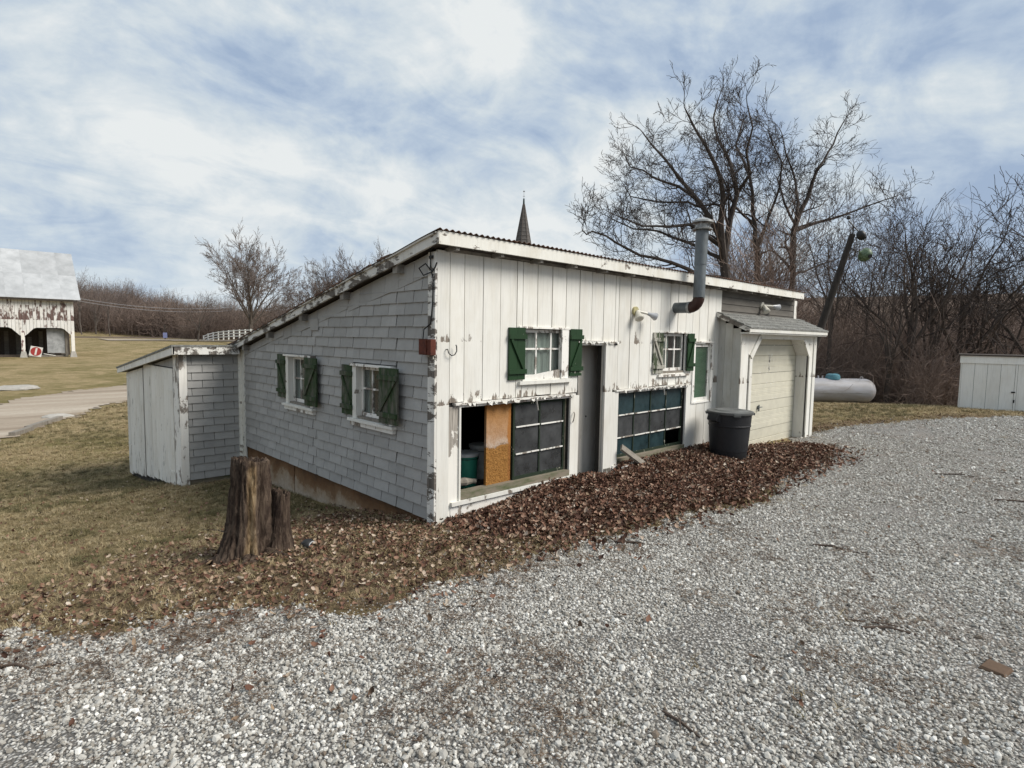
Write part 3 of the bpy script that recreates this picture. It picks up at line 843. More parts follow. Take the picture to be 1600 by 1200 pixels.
# rake boards in three lengths with a bowed line, plus a rusty edge strip
def rake(y0, y1, x0, x1, dtop, dbot, mt, name, lift=0.0):
    mb = MB(); ys = [y0] + [p[0] for p in RK if y0 < p[0] < y1] + [y1]
    for a, b in zip(ys[:-1], ys[1:]):
        for_ = [(x0, a, roof_z(a) - dbot), (x1, a, roof_z(a) - dbot), (x1, b, roof_z(b) - dbot), (x0, b, roof_z(b) - dbot), (x0, a, roof_z(a) - dtop), (x1, a, roof_z(a) - dtop), (x1, b, roof_z(b) - dtop), (x0, b, roof_z(b) - dtop)]
        mb.hexa([(p[0], p[1], p[2] + lift) for p in for_])
    return mb.build(name, M[mt], WS)
rake(-0.216, 1.9, -0.140, -0.112, 0.012, 0.125, 'white_flake', 'rake_board')
rake(1.903, 4.0, -0.142, -0.112, 0.012, 0.118, 'white_flake', 'rake_board')
rake(4.003, 5.62, -0.139, -0.112, 0.012, 0.112, 'white_flake', 'rake_board')
rake(-0.20, 5.9, -0.162, -0.141, 0.012, 0.030, 'white_flake', 'rake_cap')
mb = MB()
for k in range(70):      # rusted flakes and nails along the rake edge
    y_ = rng.uniform(0.4, 5.6); z_ = roof_z(y_)
    mb.bar((-0.168, y_, z_ - 0.005), (-0.166, y_ + rng.uniform(.03, .16), roof_z(y_) + 0.004 - 0.03), 0.012, rng.uniform(.005, .02))
tag(mb.build('roof_edge_rust', M['rust'], WS), kind='stuff')
for y_ in (0.55, 1.75, 2.95, 4.15, 5.2):
    z_ = roof_z(y_) - 0.13
    MB().box(-0.111, 0.0, y_, y_ + 0.09, z_ - 0.075, z_ + 0.02).build('lookout_block', M['soffit'], WS)

# gable shingles
TW = 0.3275
def tabmesh(wd, ht, nm='siding_shingle', m=None):
    mb = MB()
    # local: y 0..wd, z 0..ht ; bottom proud of the wall, top tucked
    mb.hexa([(-0.026, 0, 0), (-0.009, 0, 0), (-0.009, wd, 0), (-0.026, wd, 0), (-0.006, 0, ht), (-0.001, 0, ht), (-0.001, wd, ht), (-0.006, wd, ht)])
    me = mb.mesh(nm, m or M['shingle']); recalc(me); return me
full = tabmesh(TW - 0.010, EXP + 0.012)
pieces = []
HO = [(2.74, 3.66, 0.86, 1.64), (0.72, 1.69, 0.87, 1.60)]
for row in range(24):
    zb = row * EXP
    off = 0.05 if row % 2 == 0 else 0.05 + TW / 2 + 0.005
    y = off - 2 * TW
    while y < 5.45:
        a = max(y, 0.10); b = min(y + TW, 5.45); y += TW
        if rng.random() < 0.06 and a > 0.1: b = min(b + 0.0, 5.45)
        if b - a < 0.02: continue
        zt_lim = roof_z(b) - 0.16
        if zb > zt_lim - 0.03: continue
        zt = min(zb + EXP + 0.012, zt_lim)
        for (p, q, r_, s_) in subtract((a + 0.005, b - 0.005, zb, zt), HO):
            if q - p < 0.012 or s_ - r_ < 0.012: continue
            pieces.append((p, q, r_, s_))
pieces.sort(key=lambda t: -(t[1] - t[0]) * (t[3] - t[2]) / (1 + t[0] * 0.25))
rest = MB()
def place_tab(p, q, r_, s_):
    if abs((q - p) - (TW - 0.010)) < 1e-3 and abs((s_ - r_) - (EXP + 0.012)) < 1e-3: me = full
    else: me = tabmesh(q - p, s_ - r_)
    link('shingle', me, WS, loc=(rng.uniform(-0.0025, 0.001), p, r_ + rng.uniform(-0.003, 0.002)), rot=(rng.uniform(-0.006, 0.006), 0, 0))
NFR = 19
for t_ in pieces[:300 - NFR]: place_tab(*t_)
for (p, q, r_, s_) in pieces[300 - NFR:]:
    rest.hexa([(-0.016, p, r_), (-0.009, p, r_), (-0.009, q, r_), (-0.016, q, r_), (-0.006, p, s_), (-0.001, p, s_), (-0.001, q, s_), (-0.006, q, s_)])
if rest.v:
    o = rest.build('small_shingles', M['shingle'], WS); tag(o, kind='stuff')
# frieze row of slanted shingles under the rake
for k in range(NFR):
    a = 0.10 + k * 0.285; b = min(a + 0.281, 5.45)
    if b <= a: break
    d = 0.34 if a < 1.6 else 0.30
    lo_a = roof_z(a) - d + 0.06 * (k > 12); lo_b = roof_z(b) - d + 0.06 * (k > 12)
    mb = MB(); x0 = -0.022 - rng.uniform(0, .003)
    sl = 0.03
    mb.hexa([(x0, a, lo_a), (-0.012, a, lo_a), (-0.012, b, lo_b), (x0, b, lo_b), (x0 + .004, a - sl, roof_z(a) - 0.12), (-0.010, a - sl, roof_z(a) - 0.12), (-0.010, b - sl, roof_z(b) - 0.12), (x0 + .004, b - sl, roof_z(b) - 0.12)])
    mb.build('shingle', M['shingle'], WS)
# odd square shingle patch standing proud near the middle of the rake
mb = MB(); mb.box(-0.034, -0.018, 2.62, 2.86, 1.985, 2.14); mb.build('shingle_patch', M['shingle'], WS)
# corner strip to the lean-to
MB().box(-0.030, -0.001, 5.452, 5.61, -0.30, 1.66).build('corner_board', M['white_trim'], WS)


# ---- windows -------------------------------------------------------
def pane(par, axis, a0, a1, z0, z1, d, mt):
    mb = MB()
    if axis == 1: mb.box(a0, a1, d, d + 0.004, z0, z1)
    else: mb.box(d, d + 0.004, a0, a1, z0, z1)
    return mb.build('pane', M[mt], par)


def sash(axis, a0, a1, z0, z1, cols, rows, d, mt='white_peel', glass='glass', bar_w=0.022, rail=0.035, parent=None, glassfn=None, name='window', label=None, depth=0.03):
    """a window object (mesh = outer sash) with muntin and pane sub-parts; axis 1: in the front wall, axis 0: in the gable"""
    def bx(mb, p, q, r_, s_, e0, e1):
        if axis == 1: mb.box(p, q, e0, e1, r_, s_)
        else: mb.box(e0, e1, p, q, r_, s_)
    mb = MB()
    bx(mb, a0, a0 + rail, z0, z1, d - depth / 2, d + depth / 2); bx(mb, a1 - rail, a1, z0, z1, d - depth / 2, d + depth / 2)
    bx(mb, a0 + rail, a1 - rail, z0, z0 + rail * 1.3, d - depth / 2, d + depth / 2); bx(mb, a0 + rail, a1 - rail, z1 - rail, z1, d - depth / 2, d + depth / 2)
    W_ = mb.build(name, M[mt], parent, label=label)
    ca = [a0 + rail] + list(cols) + [a1 - rail]; ra = [z0 + rail * 1.3] + list(rows) + [z1 - rail]
    for c in cols:
        mb = MB(); bx(mb, c - bar_w / 2, c + bar_w / 2, ra[0], ra[-1], d - 0.012, d + 0.010); mb.build('muntin', M[mt], W_)
    for r_ in rows:
        for i in range(len(ca) - 1):
            mb = MB(); bx(mb, ca[i] + (bar_w / 2 if i else 0), ca[i + 1] - (bar_w / 2 if i < len(ca) - 2 else 0), r_ - bar_w / 2, r_ + bar_w / 2, d - 0.012, d + 0.010); mb.build('muntin', M[mt], W_)
    for i in range(len(ca) - 1):
        for j in range(len(ra) - 1):
            gm = glassfn(i, j) if glassfn else glass
            if gm: pane(W_, axis, ca[i] + 0.001, ca[i + 1] - 0.001, ra[j] + 0.001, ra[j + 1] - 0.001, d, gm)
    return W_


def curtain(axis, a0, a1, z0, z1, d, mt='curtain', parent=None, amp=0.012):
    n = 40; V = []; F = []
    for j, z in enumerate((z0, (z0 + z1) / 2, z1)):
        for i in range(n + 1):
            a = a0 + (a1 - a0) * i / n; e = d + amp * math.sin(i * 0.9 + j * 0.4) + amp * .5 * math.sin(i * 2.3)
            V.append((a, e, z) if axis == 1 else (e, a, z))
    for j in range(2):
        for i in range(n):
            q = j * (n + 1) + i; F.append((q, q + 1, q + n + 2, q + n + 1))
    return MB().add(V, F).build('curtain', M[mt], parent, smooth=True)


def shutter(axis, a0, a1, z0, z1, off, diag, mt, mt2=None, label=None, nb=2, th=0.022):
    """board-and-batten shutter; off = distance of its face from the wall; diag +1: brace falls to the right as a grows"""
    def bx(p, q, r_, s_, e0, e1, nm, m_, par):
        mb = MB()
        if axis == 1: mb.box(p, q, -e1, -e0, r_, s_)
        else: mb.box(-e1, -e0, p, q, r_, s_)
        return mb.build(nm, M[m_], par)
    mb = MB()
    S_ = bx(a0, a0 + (a1 - a0) / nb - 0.002, z0, z1, off, off + th, 'shutter', mt, WS)
    if label: S_['label'] = label
    for k in range(1, nb):
        bx(a0 + (a1 - a0) * k / nb, a0 + (a1 - a0) * (k + 1) / nb - 0.002, z0 + rng.uniform(-.004, .004), z1 + rng.uniform(-.004, .004), off, off + th, 'board', mt, S_)
    hgt = z1 - z0; e = off + th
    b1 = z0 + hgt * 0.16; b2 = z1 - hgt * 0.17
    for zc in (b1, b2): bx(a0 - 0.008, a1 + 0.008, zc - 0.027, zc + 0.027, e + 0.0005, e + 0.022, 'batten', mt, S_)
    mb = MB()
    A0, A1 = (a0 + 0.03, a1 - 0.03) if diag > 0 else (a1 - 0.03, a0 + 0.03)
    P0 = (A0, b2 - 0.03); P1 = (A1, b1 + 0.03)
    up = (0, 1, 0) if axis == 1 else (1, 0, 0)
    def p3(p): return (p[0], -(e + 0.010), p[1]) if axis == 1 else (-(e + 0.010), p[0], p[1])
    mb.bar(p3(P0), p3(P1), 0.035, 0.018, up=up); mb.build('brace', M[mt], S_)
    return S_


# front window beside the door
W1 = sash(1, 1.22, 1.985, 1.445, 2.03, (1.50, 1.76), (1.80,), 0.035, parent=WS, label='six-pane front window with a broken lower rail, left of the door')
curtain(1, 1.22, 1.98, 1.44, 2.03, 0.075, 'curtain', W1)
MB().box(2.0 - 0.105, 2.02, -0.042, 0.014, 1.43, 2.035).build('frame', M['white_peel'], W1)
MB().box(1.15, 2.05, -0.045, 0.0, 2.04, 2.062).build('frame', M['white_peel'], W1)
MB().box(1.15, 2.075, -0.070, 0.02, 1.385, 1.425).build('sill', M['white'], W1)
MB().hexa([(1.26, -0.02, 1.425), (1.89, -0.02, 1.425), (1.89, 0.015, 1.425), (1.26, 0.015, 1.425), (1.26, -0.02, 1.47), (1.89, -0.02, 1.545), (1.89, 0.015, 1.545), (1.26, 0.015, 1.47)]).build('sill', M['white_peel'], W1)
shutter(1, 0.985, 1.245, 1.445, 2.045, 0.03, 1, 'green', label='dark green shutter left of the front window')
shutter(1, 2.045, 2.275, 1.455, 2.05, 0.03, -1, 'green', label='dark green shutter beside the door')
# second front window
W2 = sash(1, 4.14, 4.87, 1.455, 2.03, (4.385, 4.63), (1.79,), 0.035, parent=WS, label='small six-pane front window above the blue-paned sash')
curtain(1, 4.15, 4.50, 1.44, 2.03, 0.075, 'curtain', W2)
curtain(1, 4.80, 4.87, 1.44, 2.03, 0.075, 'curtain_dim', W2)
MB().box(4.10, 4.95, -0.042, 0.0, 2.04, 2.058).build('frame', M['white_peel'], W2)
MB().box(4.08, 4.96, -0.065, 0.02, 1.372, 1.405).build('sill', M['white_peel'], W2)
MB().box(4.14, 4.86, -0.02, 0.015, 1.41, 1.452).build('sill', M['bare'], W2)
shutter(1, 3.93, 4.20, 1.43, 2.04, 0.03, 1, 'green_bare', label='shutter worn to bare white with a green edge')
shutter(1, 4.885, 5.085, 1.445, 2.04, 0.05, -1, 'green', label='narrow green shutter right of the small front window')
# basement left: hole, foam panel, six panes
MB().box(0.315, 2.085, 0.03, 0.10, 1.168, 1.20).build('frame', M['sillwood'], WS); MB().box(2.06, 2.085, 0.03, 0.10, 0.25, 1.165).build('frame', M['sillwood'], WS)
sash(1, 1.145, 2.055, 0.247, 1.166, (1.60,), (0.55, 0.875), 0.045, parent=WS, mt='sash_dark', glassfn=lambda i, j: 'glass_grey', rail=0.028, bar_w=0.022, label='six dusty panes in a peeling green frame')
# basement right: twelve panes, last one missing
def gf(i, j):
    if i == 3 and j == 0: return None
    if j == 1: return 'glass_grey'
    return 'glass_teal'
sash(1, 3.125, 4.945, 0.247, 1.195, (3.60, 4.03, 4.46), (0.525, 0.85), 0.045, parent=WS, mt='sash_dark', glassfn=gf, rail=0.028, bar_w=0.020, label='twelve-pane sash of blue and grey glass with one pane missing')
for (z_, x0, x1, m_) in [(0.895, 1.19, 1.585, 'white_peel'), (0.895, 1.615, 2.02, 'white_peel'), (0.570, 1.19, 1.585, 'white_peel'), (0.570, 1.615, 2.02, 'white_peel'),
                         (0.545, 3.16, 3.585, 'white_peel'), (0.545, 3.62, 4.01, 'white_peel'), (0.545, 4.05, 4.44, 'white_peel'), (0.545, 4.48, 4.91, 'white_peel'), (0.869, 3.16, 3.585, 'white_peel'), (0.869, 3.62, 4.01, 'white_peel'), (0.869, 4.05, 4.44, 'white_peel'), (0.869, 4.48, 4.91, 'white_peel')]:
    MB().bar((x0, 0.026, z_ - 0.018), (x1, 0.026, z_ - 0.014), 0.012, 0.016).build('putty_strip', M[m_], WS)
# tall window with green blind
W3 = sash(1, 5.19, 5.71, 0.925, 1.875, (), (), 0.005, parent=WS, rail=0.045, glass='glass', label='tall narrow window with a drawn green blind')
mb = MB(); mb.box(5.235, 5.665, 0.02, 0.026, 0.98, 1.83); mb.build('blind', M['blind'], W3)
mb = MB(); mb.box(5.115, 5.185, -0.040, 0.0, 0.90, 1.90); mb.box(5.715, 5.80, -0.040, 0.0, 0.90, 1.90); mb.box(5.186, 5.714, -0.04, 0.0, 0.895, 0.922); mb.box(5.186, 5.714, -0.040, 0.0, 1.877, 1.899); mb.build('frame', M['white_peel'], W3)
# door, standing back in its opening
D = MB().box(2.275, 2.60, 0.225, 0.25, 0.0, 1.90).build('door', M['doorgrey'], WS)
MB().box(2.603, 3.07, 0.225, 0.25, 0.0, 1.90).build('board', M['doorgrey'], D)
MB().box(2.750, 2.763, -0.021, 0.0, 0.0, 1.872).build('jamb', M['doorgrey'], WS)
MB().box(2.10, 2.268, 0.081, 0.26, 0.0, 1.95).build('jamb', M['doorgrey'], WS)
MB().box(2.50, 2.525, 0.218, 0.2245, 0.66, 0.73).build('keyhole', M['black'], D)
mb = MB(); mb.tube([(2.72, 0.224, 0.86), (2.72, 0.215, 0.86)], 0.012, 10); mb.build('keyhole', M['black'], D)
MB().tube([(2.13, -0.045, 0.86), (2.12, -0.07, 0.90), (2.135, -0.07, 0.96), (2.15, -0.045, 0.99)], 0.007, 6).build('door_pull', M['bare'], WS)
# gable windows
for (a0, a1, cols, row, z0, z1, lab, gl) in [(2.84, 3.58, (3.08, 3.33), 1.29, 0.945, 1.60, 'farther gable window with flaking white frame', 'glass'), (0.82, 1.57, (1.055, 1.32), 1.285, 0.945, 1.55, 'nearer gable window with chipped white muntins', 'glass')]:
    Wg = sash(0, a0, a1, z0, z1, cols, (row,), 0.045, parent=WS, label=lab)
    curtain(0, a0 + (0.25 if a0 < 2 else 0.02), a1 - 0.22 if a0 > 2 else a1 - 0.30, z0, z1, 0.10, 'curtain_dim', Wg)
    curtain(0, a1 - 0.12, a1, z0, z1, 0.10, 'curtain', Wg)
    MB().box(-0.050, 0.03, a1 - 0.005, a1 + 0.085, z0 - 0.03, z1 + 0.005).build('frame', M['white'], Wg)
    MB().box(-0.050, 0.03, a0 - 0.075, a0 + 0.004, z0 - 0.03, z1 + 0.005).build('frame', M['white_peel'], Wg)
    MB().box(-0.075, 0.03, a0 - 0.08, a1 + 0.115, z1 + 0.008, z1 + 0.036).build('frame', M['white_peel'], Wg)
    MB().box(-0.085, 0.03, a0 - 0.12, a1 + 0.16, z0 - 0.065, z0 - 0.032).build('sill', M['white'], Wg)
    MB().box(-0.055, 0.0, a0 - 0.09, a1 + 0.14, z0 - 0.12, z0 - 0.068).build('sill', M['white_peel'], Wg)
    MB().box(-0.03, 0.03, a0 + .0, a1 - .0, z0 - 0.030, z0 - 0.002).build('sill', M['bare'], Wg)
shutter(0, 3.665, 3.97, 0.985, 1.625, 0.03, -1, 'green_worn', label='weathered green shutter left of the farther gable window')
shutter(0, 2.56, 2.93, 0.955, 1.61, 0.075, 1, 'green_worn', label='weathered green shutter right of the farther gable window')
shutter(0, 1.655, 1.93, 0.945, 1.56, 0.03, -1, 'green_worn', label='weathered green shutter left of the nearer gable window')
shutter(0, 0.56, 0.94, 0.945, 1.57, 0.085, 1, 'green_worn', label='weathered green shutter right of the nearer gable window')

# electric box, cables, hook
mb = MB(); mb.box(-0.10, -0.036, -0.05, 0.16, 1.74, 1.90)
EB = mb.build('electrical_box', M['rustbox'], WS); MB().box(-0.108, -0.1005, 0.02, 0.145, 1.75, 1.89).build('cover', M['rustbox'], EB)
MB().tube([(-0.07, 0.13, 1.90), (-0.05, 0.14, 2.00), (-0.045, 0.03, 2.06), (-0.045, 0.0, 2.25), (-0.045, -0.01, 2.5), (-0.045, 0.03, 2.60)], 0.007, 6).build('cable', M['cable'], WS)
MB().tube([(-0.05, 0.03, 2.60), (-0.09, 0.06, 2.66), (-0.10, 0.16, 2.62), (-0.06, 0.14, 2.55), (-0.05, 0.0, 2.58), (-0.05, -0.05, 2.62), (-0.06, -0.09, 2.66)], 0.008, 6).build('cable', M['cable'], WS)
MB().tube([(-0.05, 0.03, 2.86), (-0.05, 0.03, 2.62)], 0.007, 6).build('cable', M['cable'], WS)
mb = MB(); mb.box(-0.06, -0.035, 0.0, 0.05, 2.71, 2.74); mb.box(-0.06, -0.035, 0.0, 0.05, 2.81, 2.84); mb.build('cable_clip', M['black'], WS)
MB().tube([(-0.04, -0.01, 1.73), (-0.06, -0.04, 1.70), (-0.035, -0.07, 1.695)], 0.006, 6).build('cable', M['lampwhite'], WS)
pts = [(0.105, -0.028, 1.795), (0.105, -0.06, 1.80), (0.115, -0.065, 1.76), (0.15, -0.068, 1.735), (0.19, -0.068, 1.742), (0.218, -0.068, 1.78), (0.215, -0.068, 1.83), (0.205, -0.068, 1.845)]
MB().tube(pts, 0.006, 6).build('wall_hook', M['black'], WS)

# flood lamps
def flood(x, y, z, s=1.0, d2=(0.16, -0.06, -0.03), base='yellowed'):
    fl = MB().tube([(x, y, z), (x, y - 0.03 * s, z)], 0.055 * s, 14).build('floodlight', M[base], WS, smooth=True)
    a = Vector((x, y - 0.04 * s, z)); b = a + Vector(d2) * s
    MB().tube([a, a + (b - a) * 0.6, b], 0.016 * s, 8).build('arm', M['lampwhite'], fl, smooth=True)
    dd = (Vector(d2) + Vector((0, -0.05, -0.04))).normalized()
    MB().tube([b - dd * 0.02, b + dd * 0.03, b + dd * 0.10 * s, b + dd * 0.115 * s], [0.018 * s, 0.026 * s, 0.052 * s, 0.040 * s], 14).build('bulb', M['lampglass'], fl, smooth=True)
    dd2 = Vector((-0.03, -0.06, -0.09)).normalized()
    MB().tube([a, a + dd2 * 0.05, a + dd2 * 0.12 * s, a + dd2 * 0.13 * s], [0.02 * s, 0.034 * s, 0.056 * s, 0.045 * s], 14).build('bulb', M['lampwhite'], fl, smooth=True)
flood(3.44, -0.026, 2.335, 1.15)
flood(7.62, -0.02, 2.62, 1.25, (0.24, -0.05, 0.0), 'lampwhite')

# stovepipe
mb = MB(); mb.tube([(4.53, 0.02, 2.43), (4.53, -0.285, 2.43)], 0.082, 20)
SP = mb.build('stovepipe', M['galv'], WS, smooth=True)
el = [(4.53, -0.27, 2.43)] + [(4.53, -0.27 - 0.145 * math.sin(a), 2.43 + 0.145 * (1 - math.cos(a))) for a in np.radians([15, 35, 55, 75, 90])]
MB().tube(el, 0.084, 20).build('elbow', M['elbow'], SP, smooth=True)
MB().tube([(4.53, -0.250, 2.43), (4.53, -0.285, 2.43)], 0.088, 20).build('collar', M['pipecap'], SP, smooth=True)
px_, py_ = 4.53, -0.415
MB().tube([(px_, py_, 2.575), (px_ + .005, py_, 3.06)], 0.086, 20).build('pipe_section', M['galv'], SP, smooth=True)
MB().tube([(px_ + .005, py_, 3.055), (px_ + .02, py_, 3.60)], 0.091, 20).build('pipe_section', M['galv'], SP, smooth=True)
cp = MB(); cx_ = px_ + .02
cp.lathe([(0.092, 3.585), (0.145, 3.57), (0.148, 3.585), (0.10, 3.605), (0.075, 3.61)], 20, (cx_, py_, 0)); C1 = cp.build('cap', M['pipecap'], SP, smooth=True)
cp = MB(); cp.lathe([(0.001, 3.755), (0.07, 3.74), (0.155, 3.70), (0.158, 3.675), (0.13, 3.685), (0.001, 3.70)], 20, (cx_, py_, 0)); cp.lathe([(0.085, 3.60), (0.085, 3.66)], 20, (cx_, py_, 0)); cp.build('cap', M['pipecap'], SP, smooth=True)
cp = MB()
for a in (0.3, 1.87, 3.44, 5.0): cp.bar((cx_ + .1 * math.cos(a), py_ + .1 * math.sin(a), 3.59), (cx_ + .1 * math.cos(a), py_ + .1 * math.sin(a), 3.70), 0.02, 0.006)
cp.build('cap_strap', M['pipecap'], SP)

# brown siding above the garage bay
mb = MB()
for k, z in enumerate((2.34, 2.46, 2.58, 2.70)):
    z1_ = min(z + 0.116, 2.80)
    MB().hexa([(6.04, -0.028, z), (9.22, -0.028, z), (9.22, -0.002, z), (6.04, -0.002, z), (6.04, -0.016, z1_), (9.22, -0.016, z1_), (9.22, -0.002, z1_), (6.04, -0.002, z1_)]).build('siding_board', M['brown_siding'], WS)
MB().box(9.222, 9.36, -0.032, -0.001, 2.2, 2.80).build('corner_board', M['white_peel'], WS)

# ---- garage bay ----------------------------------------------------
GY = -0.425
GB = MB().box(5.985, 6.01, GY, -0.001, -0.1, 2.10).build('garage_bay', M['greywall'], WS)
for k, (a, b) in enumerate([(-0.001, -0.14), (-0.143, -0.28), (-0.283, -0.42)]):
    MB().box(5.972, 5.984, b, a, -0.1, 2.41 - (-b) * 0.62).build('board', M['greywall'], GB)
MB().box(9.39, 9.415, GY, -0.001, -0.1, 2.10).build('board', M['greywall'], GB)
# front face with chamfered opening
op = [(6.40, -0.1), (6.40, 1.66), (6.72, 1.985), (8.72, 1.985), (9.04, 1.66), (9.04, -0.1)]
fm = MB()
fm.prism([(5.985, -0.1), (6.28, -0.1), (6.28, 2.10), (5.985, 2.10)], 1, GY, GY + 0.03)
fm.build('board', M['white'], GB)
fm = MB(); fm.prism([(6.283, 1.72), (6.40, 1.66), (6.72, 1.985), (6.72, 2.10), (6.283, 2.10)], 1, GY, GY + 0.03); fm.build('board', M['white'], GB)
fm = MB(); fm.prism([(6.723, 1.985), (8.72, 1.985), (8.72, 2.10), (6.723, 2.10)], 1, GY, GY + 0.03); fm.build('board', M['white'], GB)
fm = MB(); fm.prism([(8.723, 1.982), (9.04, 1.66), (9.14, 1.66), (9.14, 2.10), (8.723, 2.10)], 1, GY, GY + 0.03); fm.build('board', M['white'], GB)
fm = MB(); fm.box(9.143, 9.415, GY, GY + 0.03, -0.1, 2.10); fm.build('board', M['white'], GB)
# proud casing round the opening
def casing(p, q, wd=0.10, e=0.024, nm='casing'):
    mb = MB(); mb.bar((p[0], GY - e / 2 - .001, p[1]), (q[0], GY - e / 2 - .001, q[1]), wd, e, up=(0, 1, 0)); return mb.build(nm, M['white'], GB)
casing((6.35, -0.1), (6.35, 1.63)); casing((6.355, 1.66), (6.70, 2.012)); casing((6.69, 2.03), (8.75, 2.03)); casing((8.74, 2.012), (9.085, 1.66)); casing((9.09, 1.63), (9.09, -0.1))
MB().box(5.96, 6.10, GY - 0.020, GY - 0.001, -0.1, 2.05).build('casing', M['white'], GB)
MB().box(9.29, 9.43, GY - 0.020, GY - 0.001, -0.1, 2.05).build('casing', M['white'], GB)
# reveal
def rev(p, q):
    mb = MB(); n = Vector((q[0] - p[0], 0, q[1] - p[1])).normalized(); s = Vector((n.z, 0, -n.x)) * 0.012
    a = Vector((p[0], 0, p[1])); b = Vector((q[0], 0, q[1]))
    mb.hexa([(a.x - s.x, GY + .031, a.z - s.z), (a.x + s.x, GY + .031, a.z + s.z), (b.x + s.x, GY + .031, b.z + s.z), (b.x - s.x, GY + .031, b.z - s.z), (a.x - s.x, -0.19, a.z - s.z), (a.x + s.x, -0.19, a.z + s.z), (b.x + s.x, -0.19, b.z + s.z), (b.x - s.x, -0.19, b.z - s.z)])
    mb.build('jamb', M['white'], GB)
rev((6.39, -0.1), (6.39, 1.66)); rev((6.395, 1.67), (6.715, 1.995)); rev((6.72, 1.997), (8.72, 1.997)); rev((8.725, 1.995), (9.045, 1.67)); rev((9.05, 1.66), (9.05, -0.1))
for (x0, x1) in ((9.07, 9.11), (9.16, 9.22), (9.27, 9.34)): MB().box(x0, x1, -0.36, -0.19, -0.1, 1.9).build('jamb', M['white'], GB)
# sectional door, ribbed panels as profiles
GD = thing('garage_door', None, None); GD.parent = WS
def section(z0, z1, grooves):
    """profile along z with shallow ribs; flat polygons extruded along x"""
    prof = [(-0.185, z0 + 0.004)]
    for (zz, d, wdt) in grooves:
        prof += [(-0.185, zz - wdt), (-0.185 + d, zz), (-0.185, zz + wdt)]
    prof += [(-0.185, z1 - 0.004), (-0.165, z1 - 0.004), (-0.165, z0 + 0.004)]
    MB().prism(prof, 0, 6.36, 9.24).build('panel', M['cream'], GD)
for (z0, z1) in [(-0.24, 0.283), (0.283, 0.81), (0.81, 1.34), (1.34, 1.868), (1.868, 2.10)]:
    gs = []
    if z1 - z0 > 0.5:
        gs = [(z0 + 0.11, 0.006, 0.006), (z0 + 0.135, 0.006, 0.006), (z0 + 0.21, 0.006, 0.006), (z0 + 0.235, 0.006, 0.006), (z0 + 0.327, 0.014, 0.009)]
    section(z0, z1, gs)
mb = MB(); mb.tube([(7.30, -0.186, 0.70), (7.30, -0.21, 0.70)], 0.030, 12); HD = mb.build('handle', M['galv'], GD, smooth=True)
mb = MB(); mb.bar((7.27, -0.215, 0.70), (7.42, -0.22, 0.70), 0.022, 0.014); mb.bar((7.30, -0.215, 0.75), (7.30, -0.215, 0.63), 0.022, 0.012); mb.build('handle', M['galv'], GD)
# scuffs of pale paint on the door
mb = MB()
for k in range(46):
    x_ = rng.normal(7.65, 0.35); z_ = rng.choice([1.34, 1.44, 1.56, 1.868, 1.135, 0.81]) + rng.normal(0, 0.015)
    if 6.5 < x_ < 8.9: mb.box(x_, x_ + rng.uniform(0.01, 0.07), -0.1862, -0.1852, z_, z_ + rng.uniform(0.003, 0.012))
for k in range(40):
    z_ = rng.uniform(1.36, 1.72); x_ = rng.normal(7.72, 0.018 if z_ < 1.64 else 0.09); mb.box(x_, x_ + rng.uniform(0.01, 0.04), -0.1862, -0.1852, z_, z_ + rng.uniform(0.01, 0.04))
mb.build('paint_scuff', M['white'], GD)
# little roof over the bay: deck, fascia and three-tab shingles
GR = thing('bay_roof', None, None); GR.parent = WS
def gz(y): return 2.17 + (y + 0.60) * (2.445 - 2.17) / 0.60
GX0, GX1 = 5.88, 9.50
MB().hexa([(GX0, -0.60, gz(-.6) - .045), (GX1, -0.60, gz(-.6) - .045), (GX1, 0.0, gz(0) - .045), (GX0, 0.0, gz(0) - .045), (GX0, -0.60, gz(-.6) - .02), (GX1, -0.60, gz(-.6) - .02), (GX1, -0.03, gz(-.03) - .02), (GX0, -0.03, gz(-.03) - .02)]).build('roof_deck', M['darkwood'], GR)
MB().box(GX0, GX1, -0.62, -0.601, 2.085, 2.150).build('fascia', M['white'], GR)
MB().hexa([(GX0 - .018, -0.62, 2.075), (GX0 - .001, -0.62, 2.075), (GX0 - .001, -0.03, 2.345), (GX0 - .018, -0.03, 2.345), (GX0 - .018, -0.62, 2.150), (GX0 - .001, -0.62, 2.150), (GX0 - .001, -0.03, 2.42), (GX0 - .018, -0.03, 2.42)]).build('rake_board', M['white_flake'], GR)
MB().box(GX0, GX1, -0.60, GY - .025, 2.060, 2.082).build('soffit', M['white'], GR)
ex = 0.60 / 5 / 1.0
rsd = random.Random(4)
for r_ in range(5):
    y0 = -0.63 + r_ * ex; y1 = min(y0 + ex + 0.02, -0.03)
    x = GX0 - 0.02 - (0.15 if r_ % 2 else 0)
    while x < GX1:
        a = max(x, GX0 - 0.02); b = min(x + 0.303, GX1 + 0.02); x += 0.307
        if b - a < 0.03: continue
        t0 = 0.016 + rng.uniform(0, 0.006)
        MB().hexa([(a, y0, gz(y0) - .010), (b, y0, gz(y0) - .010), (b, y1, gz(y1) - .012), (a, y1, gz(y1) - .012), (a, y0, gz(y0) + t0 - 0.002), (b, y0, gz(y0) + t0 - 0.002), (b, y1, gz(y1) - .004), (a, y1, gz(y1) - .004)]).build('shingle', M['roofshingle'], GR)
for k in range(4):
    pass

